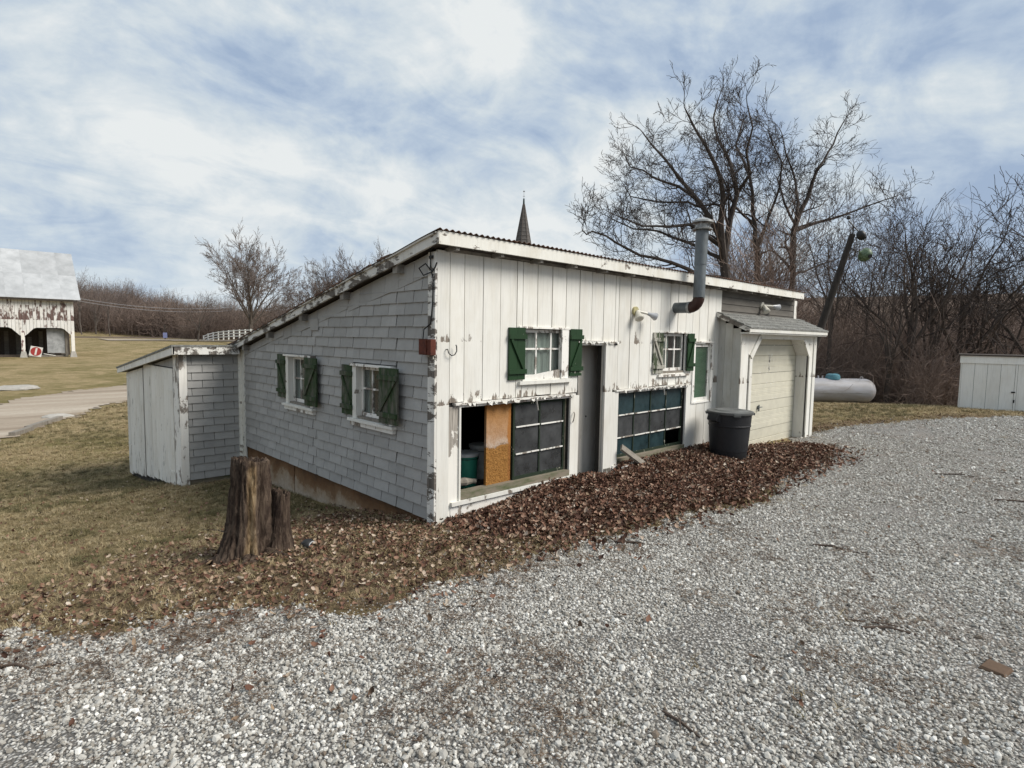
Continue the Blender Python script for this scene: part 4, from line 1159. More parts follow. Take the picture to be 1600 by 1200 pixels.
# ------------------------------------------------------------------ lean-to at the low end
LT = thing('lean_to_shed', 'small grey shingled lean-to with white plank doors at the low end of the workshop', 'shed', (-0.5, 7.6, -0.9))
def bl(mb, name, m, par=None, **k):
    o = mb.build(name, m, par or LT, **k)
    if par is None: o.location = Vector((0.5, -7.6, 0.9))
    return o
SX, SY = -0.965, 5.625
mb = MB(); mb.box(SX + .02, -0.002, SY, SY + 0.05, -0.45, 1.62)
mb.prism([(SY + .05, -1.1), (9.62, -1.35), (9.62, 1.10), (SY + .05, 1.58)], 0, SX + .012, SX + .06)
mb.box(SX + .06, 3.0, 9.55, 9.60, -1.3, 1.08)
bl(mb, 'wall', M['core'])
for row in range(17):
    zb = -0.50 + row * EXP
    xj = [-0.80, -0.475, -0.151] if row % 2 == 1 else [-0.64, -0.315]
    es = [-0.865] + xj + [-0.032]
    for a, b in zip(es[:-1], es[1:]):
        zt = min(zb + EXP + .012, 1.60)
        if zt - zb < 0.03: continue
        m_ = MB().hexa([(a + .004, SY - .025, zb), (b - .004, SY - .025, zb), (b - .004, SY - .009, zb), (a + .004, SY - .009, zb), (a + .004, SY - .006, zt), (b - .004, SY - .006, zt), (b - .004, SY - .001, zt), (a + .004, SY - .001, zt)])
        bl(m_, 'shingle', M['shingle'])
bl(MB().box(SX - .02, -0.868, SY - .026, SY - .001, -0.62, 1.60), 'corner_board', M['white_peel'])
bl(MB().box(SX - .022, SX + .010, SY, SY + 0.33, -0.66, 1.60), 'corner_board', M['white_peel'])
bl(MB().box(-0.075, -0.003, SY - .030, SY - .001, -0.30, 1.60), 'corner_board', M['white_trim'])
bl(MB().box(SX + .02, -0.02, SY + .004, SY + .045, -0.75, -0.452), 'base_board', M['sillwood'])
bl(MB().box(-1.10, -0.10, SY - .175, SY - .150, 1.575, 1.70), 'fascia', M['white_flake'])
# roof slab falling away to the back
def lz(y): return 1.70 - (y - 5.45) * (0.555 / 4.45)
bl(MB().hexa([(-1.12, 5.44, lz(5.44) - .0), (3.2, 5.44, lz(5.44)), (3.2, 9.95, lz(9.95)), (-1.12, 9.95, lz(9.95)), (-1.12, 5.44, lz(5.44) + .03), (3.2, 5.44, lz(5.44) + .03), (3.2, 9.95, lz(9.95) + .03), (-1.12, 9.95, lz(9.95) + .03)]), 'roof', M['roofshingle'])
bl(MB().hexa([(-1.105, 5.45, lz(5.45) - .12), (-1.08, 5.45, lz(5.45) - .12), (-1.08, 9.93, lz(9.93) - .10), (-1.105, 9.93, lz(9.93) - .10), (-1.105, 5.45, lz(5.45) - .002), (-1.08, 5.45, lz(5.45) - .002), (-1.08, 9.93, lz(9.93) - .002), (-1.105, 9.93, lz(9.93) - .002)]), 'rake_board', M['white_door'])
bl(MB().box(-1.079, 3.1, 5.47, 9.9, 1.02, 1.04) if False else MB().hexa([(-1.079, 5.47, lz(5.47) - .09), (-0.9, 5.47, lz(5.47) - .09), (-0.9, 9.9, lz(9.9) - .09), (-1.079, 9.9, lz(9.9) - .09), (-1.079, 5.47, lz(5.47) - .07), (-0.9, 5.47, lz(5.47) - .07), (-0.9, 9.9, lz(9.9) - .07), (-1.079, 9.9, lz(9.9) - .07)]), 'soffit', M['soffit'])
# small grey shingles over the doors
for k in range(6):
    a = 5.97 + k * 0.32
    bl(MB().hexa([(SX - .006, a, 1.34), (SX + .01, a, 1.34), (SX + .01, a + .315, 1.34), (SX - .006, a + .315, 1.34), (SX - .002, a, lz(a) - .12), (SX + .01, a, lz(a) - .12), (SX + .01, a + .315, lz(a + .32) - .12), (SX - .002, a + .315, lz(a + .32) - .12)]), 'shingle', M['shingle'])
# plank doors
for (a, b, za, zb_, z0a, z0b, lab) in [(5.965, 8.05, 1.325, 1.315, -0.66, -0.88, 'wider white plank door with rotten foot'), (8.13, 9.62, 1.24, 1.06, -0.90, -1.10, 'narrower white plank door at the far end')]:
    npl = 7 if b - a > 1.8 else 5
    DR = None
    for k in range(npl):
        p = a + (b - a) * k / npl; q = a + (b - a) * (k + 1) / npl - 0.005
        zt0 = za + (zb_ - za) * k / npl; zt1 = za + (zb_ - za) * (k + 1) / npl; zz = z0a + (z0b - z0a) * k / npl + rng.uniform(-.02, .03)
        m_ = MB().hexa([(SX - .030, p, zz), (SX - .004, p, zz), (SX - .004, q, zz), (SX - .030, q, zz), (SX - .030, p, zt0), (SX - .004, p, zt0), (SX - .004, q, zt1), (SX - .030, q, zt1)])
        if DR is None:
            DR = bl(m_, 'door', M['white_door'], label=lab)
        else: bl(m_, 'plank', M['white_door'], DR)
    for zh in (-0.45, 0.95):
        bl(MB().box(SX - .038, SX - .031, a + .02 if b - a > 1.8 else b - .30, a + .30 if b - a > 1.8 else b - .02, zh, zh + .035), 'hinge', M['white_door'], DR)
bl(MB().box(SX - .02, SX + .0, 8.055, 8.125, -0.9, 1.28), 'stile', M['darkwood'])
# twigs lying on the lean-to roof

# ------------------------------------------------------------------ things near the workshop
def atbase(t, mb, name, m, par=None, **k):
    """mesh given in world coordinates, parented to thing t"""
    o = mb.build(name, m, par or t, **k)
    if par is None: o.location = -Vector(t.location)
    return o
def H(x, y): return float(h(np.array(x, float), np.array(y, float)))
def HP(x, y):
    x_ = np.array([x], float); y_ = np.array([y], float)
    return float(h(x_, y_)[0] + (pile_h(x_, y_)[0] if inpoly(x_, y_, PILE)[0] else 0))

# dark dustbin
cx, cy = 5.37, -0.58; cz = 0.01
TC = thing('dustbin', 'round dark grey plastic dustbin with lid beside the garage bay', 'dustbin', (cx, cy, cz))
mb = MB(); mb.lathe([(0.02, 0.0), (0.235, 0.0), (0.25, 0.02), (0.262, 0.17), (0.268, 0.175), (0.292, 0.54), (0.300, 0.545), (0.302, 0.56), (0.296, 0.565), (0.305, 0.72), (0.318, 0.73), (0.318, 0.75), (0.29, 0.75), (0.27, 0.3)], 40)
mb.build('body', M['can'], TC, smooth=True); TC.scale = (1.08, 1.08, 1.06)
for s in (-1, 1):
    a = 0.45
    dx, dy = s * math.cos(a), -s * math.sin(a) * 0.6
    q = Vector((dx, dy, 0)).normalized(); t_ = Vector((-q.y, q.x, 0))
    mb = MB(); P = lambda r, w_, z: tuple(q * r + t_ * w_ + Vector((0, 0, z)))
    mb.hexa([P(.285, -.09, .60), P(.285, .09, .60), P(.375, .085, .645), P(.375, -.085, .645), P(.30, -.11, .745), P(.30, .11, .745), P(.335, .10, .745), P(.335, -.10, .745)])
    mb.build('handle', M['can'], TC)
mb = MB(); mb.lathe([(0.325, 0.725), (0.332, 0.735), (0.330, 0.765), (0.30, 0.772), (0.285, 0.765), (0.22, 0.775), (0.21, 0.785), (0.12, 0.787), (0.11, 0.780), (0.02, 0.782), (0.0, 0.782)], 40)
L_ = mb.build('lid', M['lid'], TC, smooth=True)
for a in (0.4, 2.2, 3.9, 5.4):
    MB().bar((0.30 * math.cos(a), 0.30 * math.sin(a), 0.735), (0.345 * math.cos(a), 0.345 * math.sin(a), 0.728), 0.10, 0.035).build('latch', M['lid'], L_)

# weathered boards propped by the sash
def plank(a, b, wd, th, m, label, name='board', up=(0, 0.3, 1), par=None):
    o = MB().bar(a, b, wd, th, up=up).build(name, m); tag(o, label, 'board')
    c = (Vector(a) + Vector(b)) / 2
    o.data.transform(Matrix.Translation(-c)); o.location = c; return o
plank((3.14, -0.09, 0.42), (3.50, -0.34, 0.10), 0.12, 0.035, M['bare'], 'short grey board leaning between the splintered post and the blue-paned sash', up=(0.3, -1, 0.6))
plank((3.42, -0.30, 0.17), (3.66, -0.36, 0.12), 0.15, 0.03, M['bare'], 'broken grey board end lying on the leaves below the leaning board')
plank((3.08, -0.18, 0.15), (3.46, -0.16, 0.20), 0.07, 0.03, M['white_peel'], 'thin pale slat lying behind the leaning board')

# orange foam-faced panel in the opening
FP = tag(MB().box(0.745, 1.125, 0.050, 0.085, 0.245, 1.168).build('foam_panel', M['foam']), 'peeled orange foam panel standing in the left basement opening', 'panel')
# buckets inside
def bucket(x, y, z, m, label, hgt=0.37, group=None):
    t = thing('bucket', label, 'bucket', (x, y, z))
    MB().lathe([(0.0, 0.0), (0.13, 0.0), (0.145, hgt * .8), (0.155, hgt * .8), (0.155, hgt * .84), (0.147, hgt * .85), (0.150, hgt * .93)], 24).build('body', M[m], t, smooth=True)
    MB().lathe([(0.152, hgt * .92), (0.162, hgt * .92), (0.162, hgt), (0.15, hgt * 1.01), (0.0, hgt * .99)], 24).build('lid', M['bucket_white'], t, smooth=True)
    MB().tube([(0.16 * math.cos(a), 0.16 * math.sin(a), hgt * .85 - 0.16 * math.sin(max(0, min(math.pi, a)))) for a in np.linspace(math.pi, 2 * math.pi, 7)], 0.004, 5).build('bail', M['black'], t)
bucket(0.78, 0.46, 0.16, 'bucket_green', 'green bucket with a white lid just inside the dark opening', 0.40)
bucket(1.20, 0.66, 0.16, 'bucket_white', 'grey-white bucket inside the opening, next to the foam panel', 0.42)
tag(MB().box(0.30, 1.5, 0.26, 1.0, 0.02, 0.158).build('pallet', M['darkwood']), 'dark low platform under the buckets inside the opening', 'platform')
o = MB().tube([(0.50, 0.22, 0.29), (0.56, 0.20, 0.29), (0.66, 0.19, 0.285), (0.70, 0.17, 0.28)], [0.045, 0.05, 0.028, 0.03], 10).build('rag', M['bare']); tag(o, 'grey crumpled rag on the inner ledge in front of the buckets', 'rag')

# ------------------------------------------------------------------ stump
def stump(cx, cy, base_r, top_r, hgt, lean, name, label, pale, seed, topcut=0.08, n=110, m=34):
    r_ = np.random.default_rng(seed); V = []; F = []; pa = []
    ridge = r_.normal(0, 0.045, n); ridge = (ridge + np.roll(ridge, 1) * .6) / 1.2
    ph = r_.uniform(0, 6.28, 8); z0 = H(cx, cy) - 0.12
    lob = [(3, .10), (5, .07), (8, .05), (13, .035), (21, .02)]
    for j in range(m + 1):
        t = j / m
        R = top_r + (base_r - top_r) * (0.25 * (1 - t) + 0.75 * (1 - t) ** 3)
        for i in range(n):
            a = 2 * math.pi * i / n
            f = 1 + 0.05 * math.sin(31 * a + 5 * math.sin(4 * t + ph[3])) + sum(w_ * (1.6 if (k < 2 and t < .3) else 1) * math.sin(q * a + ph[k] + t * (0.9 if k % 2 else -0.6)) for k, (q, w_) in enumerate(lob))
            f += ridge[(i + int(3 * math.sin(2.2 * t + ph[4]))) % n] * (1.2 - .5 * t)
            f += (0.75 * (1 - t) ** 5) * max(0, math.sin(3 * a + ph[5])) + 0.012 * r_.normal()
            # deep rotten cleft
            cl = math.exp(-((math.atan2(math.sin(a - pale[1]), math.cos(a - pale[1]))) / 0.16) ** 2) * (0.35 * (0.3 + t))
            z = t * hgt
            if j == m: z += topcut * math.sin(a + ph[6]) * .35 + 0.006 * math.sin(9 * a) + 0.003 * r_.normal()
            V.append((cx + R * (f - cl) * math.cos(a) + lean[0] * t, cy + R * (f - cl) * math.sin(a) + lean[1] * t, z0 + z + 0.012 * r_.normal() * (0 < j < m)))
            dd = abs(math.atan2(math.sin(a - pale[0]), math.cos(a - pale[0])))
            pa.append(float(np.clip(1.25 - dd / pale[2] + 0.25 * math.sin(9 * t + ph[2]), 0, 1)) * (1 if t > .12 and t < .95 else 0.2))
    for j in range(m):
        for i in range(n):
            a = j * n + i; b = j * n + (i + 1) % n; F.append((a, b, b + n, a + n))
    # top: sunken ragged wood
    prev = m * n
    for rr, dz in ((0.82, -0.02), (0.55, -0.075), (0.25, -0.11)):
        o0 = len(V)
        for i in range(n):
            x, y, z = V[m * n + i]; cxx, cyy = cx + lean[0], cy + lean[1]
            V.append((cxx + (x - cxx) * rr, cyy + (y - cyy) * rr, z0 + hgt + dz * .7 + 0.012 * r_.normal())); pa.append(0.0)
        for i in range(n): a = prev + i; b = prev + (i + 1) % n; c = o0 + i; d = o0 + (i + 1) % n; F.append((a, b, d, c))
        prev = o0
    F.append(tuple(prev + i for i in range(n)))
    mb = MB(); mb.add(V, F); me = mb.mesh(name, M['stump']); 
    at = me.attributes.new('pale', 'FLOAT', 'POINT'); at.data.foreach_set('value', np.array(pa, np.float32))
    me.polygons.foreach_set('use_smooth', [True] * len(me.polygons))
    me.transform(Matrix.Translation((-cx, -cy, -z0)))
    o = link(name, me, loc=(cx, cy, z0)); return o
ang_cam = math.atan2(CAM.y - 0.45, CAM.x + 1.75)
ST = stump(-1.74, 0.47, 0.27, 0.145, 1.0, (0.05, 0.0), 'tree_stump', '', (ang_cam + 0.12, ang_cam + 0.95, 0.22), 3)
tag(ST, 'tall rotten tree stump with a split pale side, standing before the shingled gable', 'stump')
S2 = stump(-1.50, 0.38, 0.16, 0.070, 0.68, (0.05, -0.01), 'broken_stem', '', (ang_cam + 3.0, ang_cam + 2.2, 0.3), 11, n=70, m=24)
S2.parent = ST; S2.matrix_parent_inverse = Matrix.Identity(4); S2.location = Vector(S2.location) - Vector(ST.location); S2['label'] = 'shorter broken stem beside the main stump'
mb = MB()
for k in range(9):
    a = ang_cam + rng.uniform(-1.5, 1.5); L = rng.uniform(0.25, 0.42); r0 = 0.17
    P = []
    for q in range(5):
        rr = r0 + L * q / 4; x = -1.70 + rr * math.cos(a + 0.1 * q * rng.uniform(-1, 1)); y = 0.45 + rr * math.sin(a)
        P.append((x - ST.location.x, y - ST.location.y, H(x, y) + 0.05 * (1 - q / 4) ** 1 - ST.location.z - 0.005))
    mb.tube(P, [0.035, 0.028, 0.02, 0.012, 0.006], 6)
mb.build('root', M['stump'], ST, smooth=True)
# black cap by the stump
t = thing('garden_lamp', 'small black round cap with a pale rim lying by the stump', 'garden lamp', (-1.24, 0.30, H(-1.24, 0.30)), 0.4)
MB().lathe([(0.0, 0.075), (0.035, 0.07), (0.062, 0.045), (0.068, 0.01), (0.06, -0.01)], 20).build('cap', M['black'], t, smooth=True)
MB().tube([(0.045 * math.cos(a) - 0.01, -0.062, 0.035 + 0.03 * math.sin(a)) for a in np.linspace(0.2, 2.9, 8)], 0.005, 5).build('rim', M['lampglass'], t)
MB().bar((0.06, -0.03, 0.02), (0.10, -0.05, 0.0), 0.02, 0.01).build('stake', M['black'], t)

# pale stone slabs and old kerb timber by the lane
def rock(x, y, sx, sy, sz, label, seed, cat='stone'):
    r_ = np.random.default_rng(seed); bm = bmesh.new(); bmesh.ops.create_icosphere(bm, subdivisions=3, radius=1)
    for v in bm.verts:
        f = 1 + 0.10 * math.sin(v.co.x * 3 + seed) + 0.08 * math.sin(v.co.y * 5 + 2) + 0.03 * r_.normal()
        v.co = Vector((v.co.x * sx * f, v.co.y * sy * f, v.co.z * sz * f))
    me = bpy.data.meshes.new('stone'); bm.to_mesh(me); bm.free(); me.materials.append(M['stone'])
    return tag(link('stone', me, loc=(x, y, H(x, y) + sz * 0.2)), label, cat)
rock(-1.45, 35.5, 0.9, 0.6, 0.22, 'pale flat stone at the far edge of the lane, before the barn', 5)
for k, (x, y) in enumerate([(-2.2, 19.3), (-1.75, 20.5), (-1.2, 21.6)]):
    o = MB().bar((x - .25, y - .55, H(x - .25, y - .55) + .06), (x + .28, y + .55, H(x + .28, y + .55) + .06), 0.18, 0.16).build('edging_timber', M['bare'])
    tag(o, ['grey edging timber nearest the left edge of the picture, along the lane', 'middle grey edging timber along the near side of the lane', 'last grey edging timber along the lane, beside the broken stones'][k], 'timber', 'edging timbers along the lane')
rock(-0.9, 22.8, 0.5, 0.35, 0.12, 'low broken stone past the end of the edging timbers', 9)

# sticks on the gravel
def stick(pts, r, label, fork=None, group='sticks dropped on the gravel'):
    P = [Vector((x, y, H(x, y) + 0.02 + 0.01 * math.sin(i * 2.1))) for i, (x, y) in enumerate(pts)]
    mb = MB(); mb.tube([p - P[0] for p in P], [r * (1 - 0.6 * i / (len(P) - 1)) for i in range(len(P))], 6)
    if fork:
        i0, dx, dy = fork; b = P[i0] - P[0]; mb.tube([b, b + Vector((dx * .5, dy * .5, 0.015)), b + Vector((dx, dy, 0.01))], [r * .6, r * .45, r * .2], 5)
    o = mb.build('stick', M['stick'], smooth=True); o.location = P[0]; return tag(o, label, 'stick', group)
stick([(0.58, -1.87), (0.66, -2.0), (0.74, -2.12), (0.83, -2.26)], 0.013, 'thin dark stick on the gravel below the tip of the leaf drift', (1, 0.02, -0.12))
stick([(0.19, -3.91), (0.29, -4.02), (0.34, -4.18), (0.43, -4.33)], 0.009, 'long thin stick right of centre in the lower gravel')
stick([(0.24, -3.80), (0.33, -3.99), (0.40, -4.10)], 0.006, 'hair-thin twig lying just behind the long thin stick')
stick([(-1.38, -3.57), (-1.40, -3.66), (-1.42, -3.78)], 0.009, 'dark stick at the bottom of the picture, near the centre', (1, -.06, -.04))
stick([(1.73, -3.12), (1.80, -3.25), (1.77, -3.38), (1.83, -3.50)], 0.012, 'short crooked stick in the middle of the gravel yard', (2, .08, .03))
stick([(-3.52, -0.64), (-3.38, -0.75), (-3.32, -0.86), (-3.20, -0.93)], 0.010, 'pale stick at the left edge where turf meets gravel', (2, -.02, -.12))
stick([(5.2, -3.9), (5.35, -4.2), (5.5, -4.5)], 0.012, 'dark stick far out on the gravel, right of the yard')
stick([(6.6, -3.1), (6.8, -3.35), (6.85, -3.6)], 0.012, 'slim stick on the gravel, beyond the others toward the tank', (1, .1, -.02))
stick([(-1.50, 1.55), (-1.55, 1.9), (-1.62, 2.2)], 0.01, 'thin pale stick on the turf behind the stump')
# tan flat leaf / bark scrap
o = MB().hexa([(0.10, -4.56, H(.17, -4.5) + .012), (0.22, -4.58, H(.17, -4.5) + .012), (0.25, -4.47, H(.17, -4.5) + .016), (0.12, -4.45, H(.17, -4.5) + .016), (0.11, -4.55, H(.17, -4.5) + .028), (0.21, -4.57, H(.17, -4.5) + .03), (0.23, -4.48, H(.17, -4.5) + .032), (0.13, -4.46, H(.17, -4.5) + .028)]).build('bark_scrap', M['leaf_pale']); tag(o, 'tan scrap of bark on the gravel near the right edge', 'bark scrap')

# ------------------------------------------------------------------ propane tank
tz = H(23, 3) ; A0 = Vector((20.3, 5.45, 0)); A1 = Vector((23.78, 2.12, 0)); ax = (A1 - A0).normalized(); Ltk = (A1 - A0).length
PT = thing('gas_tank', 'long silver gas tank with a blue dome lid at the edge of the woods', 'gas tank', (A0.x, A0.y, -0.72), math.atan2(ax.y, ax.x))
R = 0.50; zc = 0.70
prof = [(0.0, 0.0)] + [(R * math.sin(a), 0.42 * (1 - math.cos(a))) for a in np.linspace(0.15, math.pi / 2, 9)] + [(R, Ltk - 0.42)] + [(R * math.cos(a), Ltk - 0.42 + 0.42 * math.sin(a)) for a in np.linspace(0.17, math.pi / 2 - 0.15, 9)] + [(0.0, Ltk)]
mb = MB(); mb.lathe(prof, 36); mb.v = [(z, y, zc + x) for (x, y, z) in mb.v]; mb.build('shell', M['tankmetal'], PT, smooth=True)
for xs in (0.85, Ltk - 0.85): MB().box(xs - 0.06, xs + 0.06, -0.28, 0.28, -0.1, 0.30).build('saddle', M['darkwood'], PT)
mb = MB(); mb.lathe([(0.27, 0.0), (0.275, 0.10), (0.25, 0.19), (0.16, 0.235), (0.0, 0.245)], 24, (Ltk - 1.72, 0, zc + R - 0.045)); mb.build('dome_lid', M['tankblue'], PT, smooth=True)
for xs in (Ltk - 2.15, Ltk - 2.32):
    MB().tube([(xs, 0, zc + R - .02), (xs, 0, zc + R + 0.10)], 0.03, 8).build('fitting', M['tankmetal'], PT, smooth=True)
MB().tube([(Ltk - .6, 0, zc + R - .03), (Ltk - .57, 0, zc + R + 0.07), (Ltk - .50, 0, zc + R + .07), (Ltk - .47, 0, zc + R - .03)], 0.018, 6).build('lifting_eye', M['tankmetal'], PT)
mb = MB(); mb.box(0.5, Ltk - 0.45, -R - 0.006, -R + 0.004, zc - 0.07, zc - 0.058); mb.build('weld_seam', M['pipecap'], PT)

# ------------------------------------------------------------------ white shed at the right edge
RS = thing('white_shed', 'low white plank shed with a flat dark roof at the right edge of the picture', 'shed', (21.0, -1.35, H(21, -1.35) - 0.1))
def rs(mb, n, m, par=None, **k): return atbase(RS, mb, n, m, par, **k)
u1 = Vector((0.16, -1.0, 0)).normalized(); n1 = Vector((-u1.y, u1.x, 0)) ; o_ = Vector((20.80, -1.18, 0)); zb_ = -0.75; zt_ = 1.55
def slab(mb, s0, s1, d0, d1, z0, z1, z0b=None, z1b=None):
    P = [o_ + u1 * s0 + n1 * d0, o_ + u1 * s1 + n1 * d0, o_ + u1 * s1 + n1 * d1, o_ + u1 * s0 + n1 * d1]
    return mb.hexa([(p.x, p.y, z0) for p in P] + [(p.x, p.y, z1) for p in P])
k_ = 0; s_ = 0.0
widths = [0.34, 0.33, 0.34, 0.36, 0.06, 0.34, 0.33, 0.35, 0.34, 0.35, 0.34, 0.34]
for wd in widths:
    rs(slab(MB(), s_ + .004, s_ + wd - .004, -0.02 - (0.015 if wd < .1 else 0), 0.0, zb_, 1.33), 'plank', M['shedwhite']); s_ += wd
for wq in range(8): rs(slab(MB(), -0.02, 0.0, 0.002 + wq * .3, 0.297 + wq * .3, zb_, 1.5 - wq * .03), 'plank', M['shedwhite'])
rs(slab(MB(), 0.0, s_, 0.0, 2.4, zb_, 1.5), 'wall', M['core'])
rs(slab(MB(), -0.06, s_ + .05, -0.05, -0.022, 1.335, 1.58), 'fascia', M['shedwhite'])
rs(slab(MB(), -0.10, s_ + .1, -0.10, 2.5, 1.582, 1.625), 'roof', M['darkwood'])
rs(slab(MB(), 1.36, 1.40, -0.045, -0.036, 0.10, 0.20), 'hasp', M['black']); rs(slab(MB(), 1.30, 1.40, -0.05, -0.036, 0.42, 0.46), 'hinge', M['black'])

# ------------------------------------------------------------------ pole with gourd nest boxes
PX, PY = 18.45, 2.02
def pix(x, y, t):   # a world point on the line through a photo pixel, t metres along the view axis (used to read positions off the photograph)
    return CAM + (_f + (_r * (x - 800) - _u * (y - 600)) / 906.2) * t
P0 = pix(1266, 560, 21); P0b = Vector((P0.x - .4, P0.y + .3, H(P0.x, P0.y) - .1)); P1 = pix(1332, 366, 20.4)
GP = thing('gourd_pole', 'leaning dark pole with hanging gourd nest boxes before the woods', 'pole', P0b)
atbase(GP, MB().tube([P0b, P0.lerp(P1, 0.02), P0.lerp(P1, .5), P1], [0.15, 0.135, 0.12, 0.095], 12), 'pole', M['pole'], smooth=True)
Pm = P0.lerp(P1, 0.90)
armA = pix(1326, 345, 20.3); armB = pix(1352, 378, 20.3)
atbase(GP, MB().tube([P1, pix(1334, 352, 20.3), armA], [0.02, 0.015, 0.012], 5), 'wire_arm', M['black'])
atbase(GP, MB().tube([armA, pix(1340, 360, 20.3), armB], [0.025, 0.02, 0.02], 5), 'wire_arm', M['black'])
atbase(GP, MB().tube([Pm, pix(1345, 395, 20.3), pix(1349, 397, 20.3)], [0.02, 0.018, 0.018], 5), 'wire_arm', M['black'])
mb = MB(); c = pix(1326, 340, 20.3); mb.lathe([(0, -.08), (.06, -.05), (.07, 0), (.05, .06), (0, .08)], 10, c); atbase(GP, mb, 'knob', M['black'], smooth=True)
def gourd(c, m, label, r, tilt):
    mb = MB(); mb.lathe([(0.0, -0.5), (0.35, -0.48), (0.75, -0.25), (0.92, 0.1), (0.85, 0.45), (0.5, 0.75), (0.22, 0.9), (0.12, 1.15), (0.0, 1.2)], 18)
    mb.v = [(a * r, b * r, c_ * r) for a, b, c_ in mb.v]
    o = mb.build('gourd', M[m], smooth=True); o.location = c; o.rotation_euler = tilt; tag(o, label, 'gourd', 'gourd nest boxes on the leaning pole')
    hole = MB().tube([(r * 0.80, 0, 0.1 * r), (r * 0.98, 0, 0.12 * r)], r * 0.26, 12).build('entrance_hole', M['black'], o, smooth=True)
gourd(pix(1353, 399, 20.3), 'gourdgreen', 'mottled green gourd hanging lower right of the leaning pole', 0.27, (1.2, 0.3, -2.2))
gourd(pix(1347, 367, 20.3), 'black', 'black gourd hanging above the green one', 0.20, (2.2, 0.6, -2.0))

# ------------------------------------------------------------------ barn
BZ = -0.78
u_ = Vector((5.5 + 0.25, 71.26 - 76.73, 0)); 
b0 = Vector((5.0, 68.2, 0)); bd = Vector((-1.0, 0.01, 0)).normalized()       # front runs from the right corner towards the left
bn = Vector((bd.y, -bd.x, 0));  bn = bn if bn.y > 0 else -bn         # away from the camera
BN = thing('barn', 'old white barn with a pale metal roof and open wagon bays across the lane', 'barn', (b0.x, b0.y, BZ))
def bp(s, d, z): p = b0 + bd * s + bn * d; return (p.x, p.y, z)
def bbox(s0, s1, d0, d1, z0, z1): return MB().hexa([bp(s0, d0, z0), bp(s1, d0, z0), bp(s1, d1, z0), bp(s0, d1, z0), bp(s0, d0, z1), bp(s1, d0, z1), bp(s1, d1, z1), bp(s0, d1, z1)])
def bb(mb, n, m, par=None, **k): return atbase(BN, mb, n, m, par, **k)
EAVE = 5.20; BL = 16.0; BAY = 4.0; ARCH = 2.15
nb_ = 60
for k in range(nb_):
    s0 = k * BL / nb_; s1 = (k + 1) * BL / nb_ - 0.02; sm = (s0 + s1) / 2
    ph_ = (sm - 0.15) % BAY
    edge = min(ph_, BAY - 0.3 - ph_) if ph_ < BAY - 0.3 else -1
    def zl(s):
        p_ = (s - 0.15) % BAY
        if p_ > BAY - 0.3: return ARCH - 0.85
        e_ = min(p_, BAY - 0.3 - p_); return ARCH if e_ > 0.75 else ARCH - 0.85 * (1 - e_ / 0.75)
    z0_, z1_ = zl(s0), zl(s1)
    bb(MB().hexa([bp(s0, 0, z0_), bp(s1, 0, z1_), bp(s1, .06, z1_), bp(s0, .06, z0_), bp(s0, 0, EAVE), bp(s1, 0, EAVE), bp(s1, .06, EAVE), bp(s0, .06, EAVE)]), 'board', M['barn'])
for k in range(5):
    s = k * BAY if k else 0.14
    bb(bbox(s - 0.14, s + 0.14, -0.03, 0.22, BZ + 0.60, ARCH - .3), 'post', M['barn_post'])
    bb(MB().hexa([bp(s - .30, -0.15, BZ), bp(s + .30, -0.15, BZ), bp(s + .30, .4, BZ), bp(s - .30, .4, BZ), bp(s - .17, -.05, BZ + .62), bp(s + .17, -.05, BZ + .62), bp(s + .17, .26, BZ + .62), bp(s - .17, .26, BZ + .62)]), 'footing', M['stone'])
# inner depth: back boards, side wall, floor sill, tin panel
bb(bbox(0.0, BL, 4.2, 4.3, BZ, EAVE), 'wall', M['darkwood']); bb(bbox(0.0, BL, 0.07, 4.2, EAVE - .5, EAVE - .4), 'loft', M['darkwood'])
for k in range(14):
    bb(bbox(0.4 + k * 0.9, 0.75 + k * 0.9, 4.15, 4.2, BZ, 1.2 + 0.3 * (k % 3)), 'board', M['brown_siding'])
bb(bbox(0, 0.08, 0.07, 10.0, 1.8, EAVE), 'wall', M['barn'])
bb(bbox(BL - .08, BL, 0.07, 10.0, BZ, EAVE), 'wall', M['barn'])
bb(bbox(0.35, 0.42, 4.3, 10.0, BZ, 2.0), 'wall', M['darkwood'])
TP = bb(bbox(0.75, 2.15, 0.6, 0.66, BZ + .45, 2.05), 'tin_panel', M['tinpanel']); bb(bbox(0.50, 0.72, 0.5, 0.7, BZ + .1, 2.1), 'stud', M['bare'])
bb(bbox(0.5, 6.0, 1.0, 1.25, BZ, BZ + .28), 'sill', M['darkwood']); bb(bbox(0.7, 3.6, .8, 1.0, BZ + .02, BZ + .22), 'sill', M['bare'])
for k in range(3): bb(bbox(6.8, 11.5, 1.0 + k * .5, 1.1 + k * .5, BZ + .2 + k * .35, BZ + .32 + k * .35), 'rail', M['bare'])
# roof: four courses of tin sheets, each its own piece
RZ = 10.0; RD = 5.0
for lvl, (t0, t1) in enumerate([(0.0, 0.52), (0.50, 1.0)]):
    for k in range(12):
        s0 = -0.55 + 0.12 * 0 + k * 1.42; s1 = s0 + 1.43
        s1 = min(s1, BL + .5)
        def rp(s, t, up): 
            sh = t * 0.95 if s < 0 else 0
            return bp(s + sh * 0, -0.55 + (RD + 0.55) * t, EAVE - 0.28 + (RZ - EAVE + 0.28) * (t ** 1.06) + up)
        L0 = 0.03 + 0.02 * (1 - lvl)
        m_ = MB().hexa([rp(s0, t0, L0), rp(s1, t0, L0), rp(s1, t1, L0 - .01), rp(s0, t1, L0 - .01), rp(s0, t0, L0 + .03), rp(s1, t0, L0 + .03), rp(s1, t1, L0 + .02), rp(s0, t1, L0 + .02)])
        bb(m_, 'roof_sheet', M['tin'])
